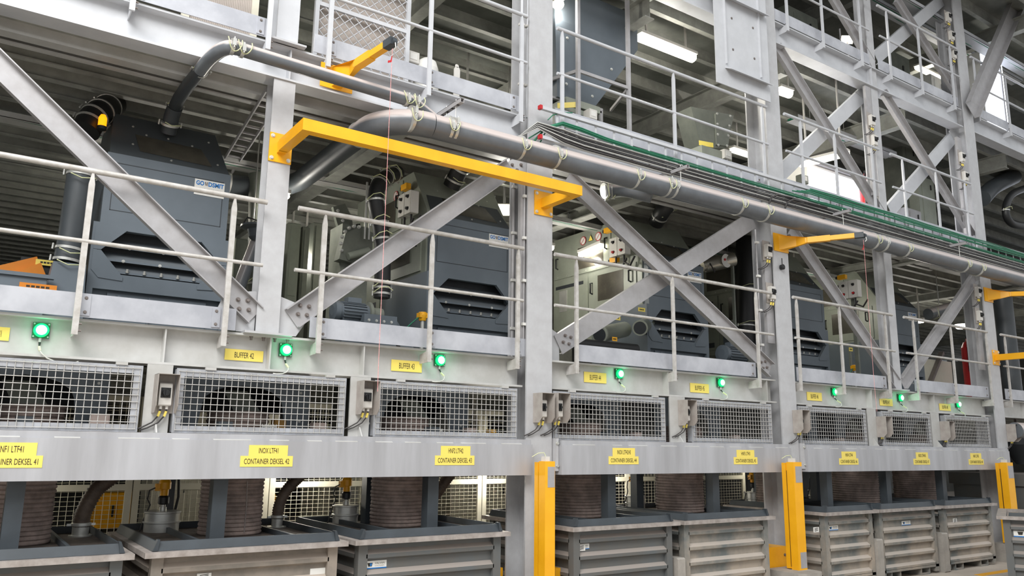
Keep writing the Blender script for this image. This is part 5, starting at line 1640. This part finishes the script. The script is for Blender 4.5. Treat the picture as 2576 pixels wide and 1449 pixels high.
p = at(115, 670, 1.7)
t = thing('dark_bin', 'dark bin with yellow label beside the orange bracket', 'bin', p)
MB().box(p.x - .2, p.x + .25, 1.62, 2.1, 2.93, 3.25).build('bin_body', M_BLACK, t, world=True)
# grey-green cabinets deep inside behind the slim post
for px0, px1, y0, y1, Y, m, l in ((722, 752, 560, 760, 3.6, M_GREEN, 'lit grey-green cabinet behind the slim post'), (757, 775, 570, 760, 3.8, M_GREEND, 'narrow dark post cabinet behind the second guardrail end'), (785, 815, 560, 750, 4.0, M_GREEND, 'grey-green cabinet edge behind the first rail post of the second bay'),
                                  (590, 625, 600, 760, 3.4, M_GREEN, 'pale cabinet beside the first magnet machine')):
    xa, xb, za, zb = X_(px0, 650, Y), X_(px1, 650, Y), 2.53, Z_((px0 + px1) / 2, y0, Y)
    t = thing('tall_cabinet', l, 'cabinet', ((xa + xb) / 2, Y, za))
    MB().cbox(xa, xb, Y, Y + .6, za, zb, .012).build('housing', m, t, world=True)
    MB().box(xa + .03, xb - .03, Y - .01, Y, za + .1, (za + zb) / 2).build('door', m, t, world=True)
    MB().box(xa + .03, xb - .03, Y - .01, Y, (za + zb) / 2 + .02, zb - .05).build('door', m, t, world=True)
    MB().box(xb - .07, xb - .05, Y - .03, Y - .01, (za + zb) / 2 - .3, (za + zb) / 2 - .15).build('handle', M_BLACK, t, world=True)
# valve unit between first bay machines
p = at(880, 630, 1.6)
t = thing('valve_unit', 'grey-green valve unit with chrome rods beside the second magnet machine', 'valve', (p.x, 1.6, 2.53))
MB().box(p.x - .12, p.x + .2, 1.55, 1.9, 2.53, p.z + .28).prism([(p.x - .18, p.z - .15), (p.x - .12, p.z + .15), (p.x + .05, p.z + .25), (p.x + .2, p.z + .2), (p.x + .2, p.z - .2)], 'y', 1.45, 1.6).build('housing', M_GREEND, t, world=True)
for dx in (.08, .13):
    MB().cyl((p.x + dx, 1.4, p.z + .1), (p.x + dx, 1.4, p.z + .75), .012, 10).build('chrome_rod', M_CLAMP, t, world=True)
for k in range(7):
    a = math.pi * (.45 + .11 * k)
    MB().hexbolt((p.x + .0 + .17 * math.cos(a), 1.45, p.z + .02 + .22 * math.sin(a)), .014, .03).build('bolt', M_CLAMP, t, world=True)
MB().cyl((p.x - .1, 1.4, p.z - .12), (p.x + .14, 1.4, p.z - .02), .04, 14).build('pneumatic_cylinder', M_GREEN, t, world=True)
# dark press column (curved bolted bracket) behind
bx = X_(880, 660, 2.0)
t = thing('bolted_bracket', 'dark curved bolted bracket between the slim post and second machine', 'bracket', at(855, 560, 2.0))
MB().prism([(X_(x, y, 2.0), Z_(x, y, 2.0)) for x, y in ((838, 520), (868, 512), (885, 545), (892, 600), (892, 660), (868, 660), (862, 600), (848, 560))], 'y', 2.0, 2.06).box(bx - .1, bx + .05, 2.0, 2.06, 2.53, Z_(880, 655, 2.0)).build('curved_plate', M_GREEND, t, world=True)
for x, y in ((850, 530), (862, 555), (872, 580), (880, 610), (880, 640)):
    bolt(at(x, y, 2.0), t, M_CLAMP, .014, .012)
# red extinguisher of the far bay
p = at(2445, 920, 1.0)
for pc, l in ((at(2440, 905, 1.0), 'tall red fire extinguisher behind the guardrail at the far end'), (at(2178, 425, .9), 'red fire extinguisher beside the white cabin on the upper platform')):
    zf_ = 2.53 if pc.z < 4.5 else 5.12
    t = thing('fire_extinguisher', l, 'fire extinguisher', (pc.x, pc.y, zf_))
    MB().lathe((pc.x, pc.y, zf_), [(.1, 0), (.13, .02), (.13, 1.05), (.09, 1.15), (.04, 1.18), (.04, 1.22)], 24).build('cylinder', M_RED, t, world=True)
    MB().box(pc.x - .03, pc.x + .03, pc.y - .1, pc.y + .03, zf_ + 1.22, zf_ + 1.27).build('valve_handle', M_BLACK, t, world=True)
    MB().tube([(pc.x - .03, pc.y, zf_ + 1.22), (pc.x - .14, pc.y - .05, zf_ + 1.1), (pc.x - .15, pc.y - .05, zf_ + .6)], .015, 8).build('hose', M_BLACK, t, world=True)
    MB().box(pc.x - .06, pc.x + .06, pc.y - .135, pc.y - .128, zf_ + .5, zf_ + .8).build('label', M_WHITE, t, world=True)
# pale parts of the far bay behind the guardrail
p = at(2360, 930, 1.3)
t = thing('drum_machine', 'cream drum machine behind the guardrail beside the fire extinguisher', 'machine', (p.x, 1.3, 2.53))
MB().box(p.x - .7, p.x + .7, 1.4, 2.3, 2.53, 3.35).build('housing', M_CREAM, t, world=True)
MB().bar((p.x - .4, 1.36, 2.7), (p.x + .3, 1.36, 3.5), .05, .09, (0, 1, 0)).build('strut', M_STAIN, t, world=True)
MB().box(p.x - .7, p.x + .7, 1.3, 1.4, 2.53, 2.62).build('orange_base', M_ORANGE, t, world=True)
a, b = at(2335, 790, 1.0), at(2405, 770, .9)
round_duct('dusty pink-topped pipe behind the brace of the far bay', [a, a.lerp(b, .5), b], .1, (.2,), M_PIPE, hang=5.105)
# ================================================================== upper level things
# ribbed panel and diamond wire screen
xa, xb = X_(478, 5, .35), X_(632, 20, .35)
t = thing('ribbed_panel', 'pale vertically ribbed panel behind the upper toe board', 'panel', ((xa + xb) / 2, .35, 5.13))
m = MB()
n = 34
for k in range(n):
    x = xa + (xb - xa) * k / n
    m.prism([(x, .35), (x + .012, .335), (x + .022, .335), (x + (xb - xa) / n, .35)], 'z', 5.13, 6.4)
m.box(xa, xb, .35, .37, 5.13, 6.4).build('ribbed_sheet', M_BEIGE, t, world=True)
MB().box(xb, xb + .06, .32, .38, 5.13, 6.45).box(xa - .06, xa, .32, .38, 5.13, 6.45).build('edge_frame', M_CREAM, t, world=True)
xa, xb = 2.4, 3.36
t = thing('wire_screen', 'diamond wire screen in a pale frame before a beige sheet', 'screen', ((xa + xb) / 2, .3, 5.13))
MB().box(xa, xb, .36, .38, 5.14, 6.5).build('beige_sheet', M_BEIGE, t, world=True)
f = MB()
for x in (xa, xb):
    f.box(x - .02, x + .02, .28, .32, 5.13, 6.5)
for z in (5.42, 5.78, 6.16, 6.48):
    f.box(xa + .02, xb - .02, .285, .315, z - .02, z + .02)
f.build('frame', M_UPPER, t, world=True)
m = MB()
H, Wd = 1.34, xb - xa
for s in (1, -1):
    k = -H
    while k < Wd:
        # line x = k + s*z
        pts = []
        for z in (0, H):
            pts.append((k + z if s > 0 else k + H - z, z))
        (x0_, z0_), (x1_, z1_) = pts
        def clip(x_lim, p, q):
            f_ = (x_lim - p[0]) / (q[0] - p[0])
            return (x_lim, p[1] + (q[1] - p[1]) * f_)
        p, q = (x0_, z0_), (x1_, z1_)
        lo, hi = (p, q) if p[0] < q[0] else (q, p)
        if lo[0] < 0: lo = clip(0, lo, hi)
        if hi[0] > Wd: hi = clip(Wd, lo, hi)
        if hi[0] - lo[0] > .01:
            m.tube([(xa + lo[0], .3 + .004 * s, 5.14 + lo[1]), (xa + hi[0], .3 + .004 * s, 5.14 + hi[1])], .005, 5)
        k += .1
m.build('wire_mesh', M_UPPER, t, world=True)


def small_box(label, px, py, Y, w, h, d=.12, m=M_BOXW, screen=True, name='display_box'):
    p = at(px, py, Y)
    t = thing(name, label, 'box', p)
    MB().cbox(p.x - w / 2, p.x + w / 2, Y, Y + d, p.z - h / 2, p.z + h / 2, .008).build('housing', m, t, world=True)
    if screen:
        MB().box(p.x - w * .32, p.x + w * .3, Y - .004, Y, p.z - h * .22, p.z + h * .3).build('display', M_WHITE, t, world=True)
    MB().cyl((p.x + w / 2, Y + d / 2, p.z), (p.x + w / 2 + .04, Y + d / 2, p.z), .012, 8).build('cable_gland', M_BLACK, t, world=True)
    MB().box(p.x - .015, p.x + .015, Y + .02, Y + d - .02, 5.12 if p.z > 5.1 else 2.53, p.z - h / 2).build('stand', M_BRACE, t, world=True)


small_box('pale display box behind the upper toe board beside the diamond screen', 1041, 143, .45, .13, .13)
small_box('pale display box under the hopper beside the yellow label', 1493, 287, .6, .12, .13)
small_box('pale display box below the small upper funnel', 1832, 388, .8, .15, .14)
small_box('pale display box before the white cabin', 2026, 450, .8, .15, .14, m=M_GREEND)
p = at(1073, 185, .5)
tag(MB().lathe((p.x, .5, 5.13), [(.13, 0), (.13, .32), (.125, .42), (.1, .5), (.05, .54), (0, .55)], 28).build('white_dome', M_WHITE, None, origin=(p.x, .5, 5.13)), 'white dome cap behind the upper toe board between rail posts', 'dome')
p = at(1150, 188, .4)
tag(MB().prism([(p.x - .035, 5.13), (p.x + .035, 5.13), (p.x + .035, p.z + .06), (p.x + .02, p.z + .09), (p.x - .02, p.z + .09), (p.x - .035, p.z + .06)], 'y', .4, .415).lathe((p.x, .408, p.z + .1), [(.018, -.008), (.024, 0), (.018, .008)], 16, 'y').build('lifting_lug', M_BOXW, None, origin=(p.x, .4, 5.13)), 'small grey lifting lug behind the upper toe board', 'bracket')
# anthracite hopper with its frame
t = thing('hopper', 'large anthracite hopper hanging beside the central column on the upper level', 'hopper', (6.3, 1.4, 5.9))
T = [at(1448, -10, .75), at(1600, 45, .75)]
x0_, x1_, zt = 5.75, 7.05, 7.4
A = [Vector((5.6, .75, zt)), Vector((7.0, .75, zt)), Vector((7.0, 1.25, zt)), Vector((5.6, 1.25, zt))]
B = [Vector((5.75, .9, 5.95)), Vector((6.35, .9, 5.95)), Vector((6.35, 1.25, 5.95)), Vector((5.75, 1.25, 5.95))]
Mx = [Vector((5.6, .75, 6.9)), Vector((7.0, .75, 6.9)), Vector((7.0, 1.25, 6.9)), Vector((5.6, 1.25, 6.9))]
MB().loft(Mx, A).loft(B, Mx).build('hopper_shell', M_DARKBLUE, t, world=True)
for u, v in ((.15, .8), (.85, .6), (.2, .2), (.8, .15)):
    q = B[0].lerp(B[1], u).lerp(Mx[0].lerp(Mx[1], u), v)
    bolt(q, t, M_CLAMP, .014, .012)
t = thing('hopper_support', 'grey square-tube support stand around the anthracite hopper', 'stand', (6.2, .7, 5.13))
xl, xr, xm = X_(1454, 150, .55), X_(1581, 200, .55), X_(1511, 285, .95)
for x, y, zt_ in ((xl, .55, 7.44), (xr, .55, 7.44)):
    MB().box(x - .022, x + .022, y - .022, y + .022, 5.12, zt_).build('upright', M_BRACE, t, world=True)
MB().box(xm - .022, xm + .022, .93, .97, 5.12, 6.0).build('upright', M_BRACE, t, world=True)
zr = Z_(1454, 178, .55)
MB().box(xl, xr, .535, .565, zr - .02, zr + .02).build('cross_bar', M_BRACE, t, world=True)
MB().bar((xr, .55, zr), (xm + .4, 1.2, zr), .03, .04).build('cross_bar', M_BRACE, t, world=True)
MB().bar((xl, .55, zr), (xl - .2, 1.2, zr), .03, .04).build('cross_bar', M_BRACE, t, world=True)
MB().box(5.5, xm, .93, .97, 5.93, 5.96).build('cross_bar', M_BRACE, t, world=True)
p = at(1460, 275, .75)
t = thing('sieve_unit', 'small grey sieve unit with yellow label under the anthracite hopper', 'machine', (p.x, .75, 5.12))
MB().box(p.x - .25, p.x + .3, .8, 1.3, 5.12, p.z + .02).box(p.x - .2, p.x + .35, .78, 1.2, p.z + .04, p.z + .13).build('housing', M_GREEN, t, world=True)
MB().box(p.x - .18, p.x + .28, .77, .8, p.z - .12, p.z - .06).build('slot', M_BLACK, t, world=True)
q = at(1432, 262, .7)
MB().bar(q + Vector((-.09, .12, 0)), q + Vector((.09, -.05, .0)), .006, .07).build('yellow_label', M_SIGN, t, world=True)
# small funnel deeper on the upper level
t = thing('small_funnel', 'grey-green upper funnel with bolted hatch and yellow label', 'hopper', at(1800, 330, .9))
fr = [at(1738, 268, .9), at(1846, 290, .9), at(1828, 372, .9), at(1765, 372, .9)]
MB().loft([p + Vector((0, 0, 0)) for p in fr], [p + Vector((.0, .3, 0)) for p in fr]).build('funnel_body', M_GREEND, t, world=True)
hx = [at(1800, 285, .88), at(1840, 293, .88), at(1832, 368, .88), at(1803, 364, .88)]
MB().loft(hx, [p + Vector((0, .02, 0)) for p in hx]).build('hatch', M_GREEND, t, world=True)
for u in (0, .33, .66, 1):
    bolt(hx[0].lerp(hx[3], u) + Vector((.03, 0, 0)), t, M_CLAMP, .014, .014)
    bolt(hx[1].lerp(hx[2], u) + Vector((-.03, 0, 0)), t, M_CLAMP, .014, .014)
q = at(1777, 362, .86)
MB().bar(q + Vector((-.12, .03, 0)), q + Vector((.12, -.02, 0)), .006, .07).build('yellow_label', M_SIGN, t, world=True)
p = at(1800, 390, .85)
MB().box(p.x - .28, p.x + .35, .85, 1.4, 5.12, p.z + .09).build('base_unit', M_GREEN, t, world=True)
# grey hatch panel
xa, xb, zb = 7.56, 8.63, 6.27
t = thing('hatch_panel', 'large pale grey folded hatch panel hanging before the middle column', 'panel', ((xa + xb) / 2, -.08, zb))
MB().box(xa, xb, -.1, -.085, zb, 8.0).build('sheet', M_UPPER, t, world=True)
for q in (xa + .18, xb - .2):
    MB().box(q, q + .01, -.13, -.1, zb + .3, 7.9).build('side_fold', M_UPPER, t, world=True)
for q in (zb + .26, 7.55):
    MB().prism([(-.1, q), (-.2, q - .06), (-.2, q - .07), (-.1, q - .02)], 'x', xa + .17, xb - .05).build('drip_lip', M_UPPER, t, world=True)
for x in (xa + .34, xb - .3):
    for z in (zb + .55, zb + 1.0):
        bolt((x, -.1, z), t, M_STAIN, .012, .01)
MB().box(xb - .02, xb + .03, -.07, .0, zb + .3, zb + .36).box(xb - .02, xb + .03, -.07, .0, 7.6, 7.66).build('hinge', M_GALV, t, world=True)
# white cabin on the upper platform and white top-storey cabinet
xa, xb = X_(2034, 490, 1.6), X_(2178, 490, 1.6)
t = thing('white_cabin', 'white cabin with a glaring daylight front behind the crossed upper braces', 'cabin', ((xa + xb) / 2, 1.6, 5.12))
MB().cbox(xa, xb, 1.6, 3.2, 5.12, 6.62, .02).build('wall_panel', M_WHITE, t, world=True)
MB().box(xa + .05, xb - .05, 1.585, 1.6, 5.2, 6.55).build('daylight_pane', E_DAY, t, world=True)
MB().box(xa - .03, xb + .03, 1.55, 3.25, 6.62, 6.66).build('roof', M_BRACE, t, world=True)
xa, xb = X_(2474, 230, .6), X_(2528, 230, .6)
zp = Z_(2500, 150, .6)
t = thing('daylight_bay', 'tall bright daylight pane on the top storey behind the large rising brace', 'window bay', ((xa + xb) / 2, .6, 7.66))
MB().cbox(xa, xb, .6, 1.0, 7.66, zp, .02).build('housing', M_WHITE, t, world=True)
MB().box(xa + .04, xb - .04, .585, .6, 7.75, zp - .04).build('daylight_pane', E_DAY, t, world=True)
MB().box(xb - .2, xb - .15, .56, .585, 7.7, zp).build('mullion', M_BRACE, t, world=True)
tube_lamp('added tube lamp over the white cabinet of the top storey', (xa - .2, 1.8, 9.8), (xb + .4, 1.8, 9.8), 40, .12, hz=10.13)  # extra lamp added to brighten the white housing
for i, (px, py, Y, w, h, m) in enumerate(((2288, 385, 1.6, .5, .5, M_GREEND), (2330, 470, 1.4, .6, .4, M_GREEN), (2255, 165, 1.5, 1.0, .6, M_GREEND), (2360, 215, 1.3, .5, .4, M_WHITE), (2020, 60, 1.6, .9, .5, M_GREEND), (2300, 545, 1.2, .5, .3, M_BRACE))):
    p = at(px, py, Y)
    zf_ = 7.66 if p.z > 7.66 else 5.12
    t = thing('machine_housing', 'machine housing ' + ['under the top storey between the crossed pale braces', 'low beside the pale upper brace past the slim post', 'grey one on the top storey behind the slim braces', 'white one on the top storey near the last column', 'grey one on the top storey near the hatch panel', 'flat one behind the upper toe board near the last column'][i], 'machine', (p.x, Y, zf_))
    MB().cbox(p.x - w / 2, p.x + w / 2, Y, Y + .6, zf_, p.z + h / 2, .015).build('housing', m, t, world=True)
    MB().box(p.x - w * .3, p.x + w * .3, Y - .012, Y, zf_ + .1, p.z + h * .3).build('door', m, t, world=True)
    MB().box(p.x + w * .2, p.x + w * .24, Y - .03, Y - .012, p.z - .05, p.z + .05).build('handle', M_BLACK, t, world=True)
# green cable trays of the top storey
for y, z, xa, xb, l in ((1.0, 9.9, 9.5, 19, 'green cable bundle under the roof storey past the large brace'), (.35, 9.55, 13, 20, 'dark green cable bundle nearest the large rising brace'), (1.4, 7.2, 11.2, 14.2, 'green cable bundle under the top storey between the braces')):
    t = thing('hung_cable_tray', l, 'cable tray', ((xa + xb) / 2, y, z))
    MB().box(xa, xb, y - .12, y + .12, z - .03, z - .024).box(xa, xb, y - .12, y - .114, z - .03, z + .04).build('tray', M_UPPER, t, world=True)
    for k in range(5):
        MB().tube([(xa + (xb - xa) * q / 8, y - .08 + .04 * k, z + .0 + .02 * jn[q + k * 7]) for q in range(9)], .02, 7).build('cable', M_GCABLE, t, world=True)
    for q in range(3):
        MB().cyl((xa + (xb - xa) * (q + .5) / 3, y, z - .025), (xa + (xb - xa) * (q + .5) / 3, y, z + (.5 if z > 8 else .45)), .006, 6).build('hanger', M_BEAM, t, world=True)
# conduits beside the central column
for k, (px, l) in enumerate(((1312, 'thin conduit pipe beside the central column, nearer the screen'), (1327, 'slotted conduit strip against the edge of the central column'))):
    x = X_(px, 150, .1)
    t = thing('conduit', l, 'conduit', (x, .1, 5.1), 'conduits beside the central column')
    MB().cyl((x, .1, 5.13), (x, .1, 7.3), .02 if k == 0 else .014, 10).build('pipe', M_UPPER, t, world=True)
    for z in (5.5, 6.2, 6.9):
        MB().box(x - .03, x + .03, .085, .125, z - .012, z + .012).build('pipe_clip', M_BOXW, t, world=True)
for k, (x, y, z0_, z1_, l) in enumerate(((X_(1291, 600, .3), .3, 2.55, 4.6, 'dark conduit pipe behind the guardrail end at the central column'), (X_(1319, 560, .05), .05, 2.6, 4.4, 'slim conduit with white clips on the central column flank'), (X_(1904, 660, .1), .1, 2.7, 4.5, 'slim conduit with white clips on the middle column flank'))):
    t = thing('conduit', l, 'conduit', (x, y, z0_), 'conduits on the column flanks')
    MB().cyl((x, y, z0_), (x, y, z1_), .022 if k == 0 else .013, 10).build('pipe', M_BRACE, t, world=True)
    for f in (.15, .4, .65, .9):
        z = z0_ + (z1_ - z0_) * f
        MB().box(x - .03, x + .03, y - .03, y - .0, z - .014, z + .014).build('pipe_clip', M_WHITE, t, world=True)
# last-bay bits: dusty duct, curved black hose, hanging funnel
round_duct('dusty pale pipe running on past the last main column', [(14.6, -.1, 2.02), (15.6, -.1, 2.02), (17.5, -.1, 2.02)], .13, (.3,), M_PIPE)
round_duct('large black hose loop hanging past the last main column', [at(2590, 470, .6), at(2545, 490, .6), at(2530, 530, .6), at(2545, 562, .6), at(2590, 570, .6)], .07, (.5,), M_BLACK)
round_duct('dark slanting duct past the last main column under the top storey', [at(2470, 500, .8), at(2500, 470, .9), at(2550, 445, 1.05)], .16, (), M_PIPED)
t = thing('dark_funnel', 'dark funnel hanging past the last main column above the light-curtain post', 'funnel', at(2560, 1125, .5))
p = at(2562, 1125, .5)
MB().lathe((p.x, .5, 1.45), [(.06, 0), (.3, .35), (.3, .5)], 20).build('funnel', M_DARK, t, world=True)
MB().box(p.x - .02, p.x + .02, .48, .52, 1.95, 2.42).build('hanger', M_STAIN, t, world=True)
t = thing('stacked_crate', 'grey crate behind the last yellow light-curtain post', 'crate', (15.6, -.2, 0))
MB().box(15.0, 16.4, -.1, 1.2, 0, 1.1).box(14.95, 16.45, -.15, 1.25, 1.1, 1.3).build('crate_body', M_CONT, t, world=True)
round_duct('dark vertical pipe past the last main column on the lower platform', [(15.55, .3, 2.55), (15.55, .3, 3.4), (15.55, .3, 4.5)], .17, (), M_PIPED)
# rotary coupling under the yellow bracket of the middle column
p = at(1968, 672, -.03)
t = thing('hook_ring', 'small black hook hanging under the yellow bracket of the middle column', 'hook', p)
MB().lathe(p, [(.02, -.03), (.035, -.02), (.035, .02), (.02, .03)], 16, 'y').cyl(p + Vector((0, 0, .03)), p + Vector((0, 0, .12)), .006, 8).build('hook', M_BLACK, t, world=True)
p = at(258, 305, 1.15)
t = thing('amber_beacon', 'small amber beacon on the shoulder of the first magnet machine', 'beacon', p)
MB().lathe(p, [(.035, -.05), (.035, .03), (.02, .06), (0, .065)], 16).build('lens', E_AMBER, t, world=True)
MB().lathe(p, [(.04, -.08), (.04, -.05)], 16).build('base', M_BLACK, t, world=True)
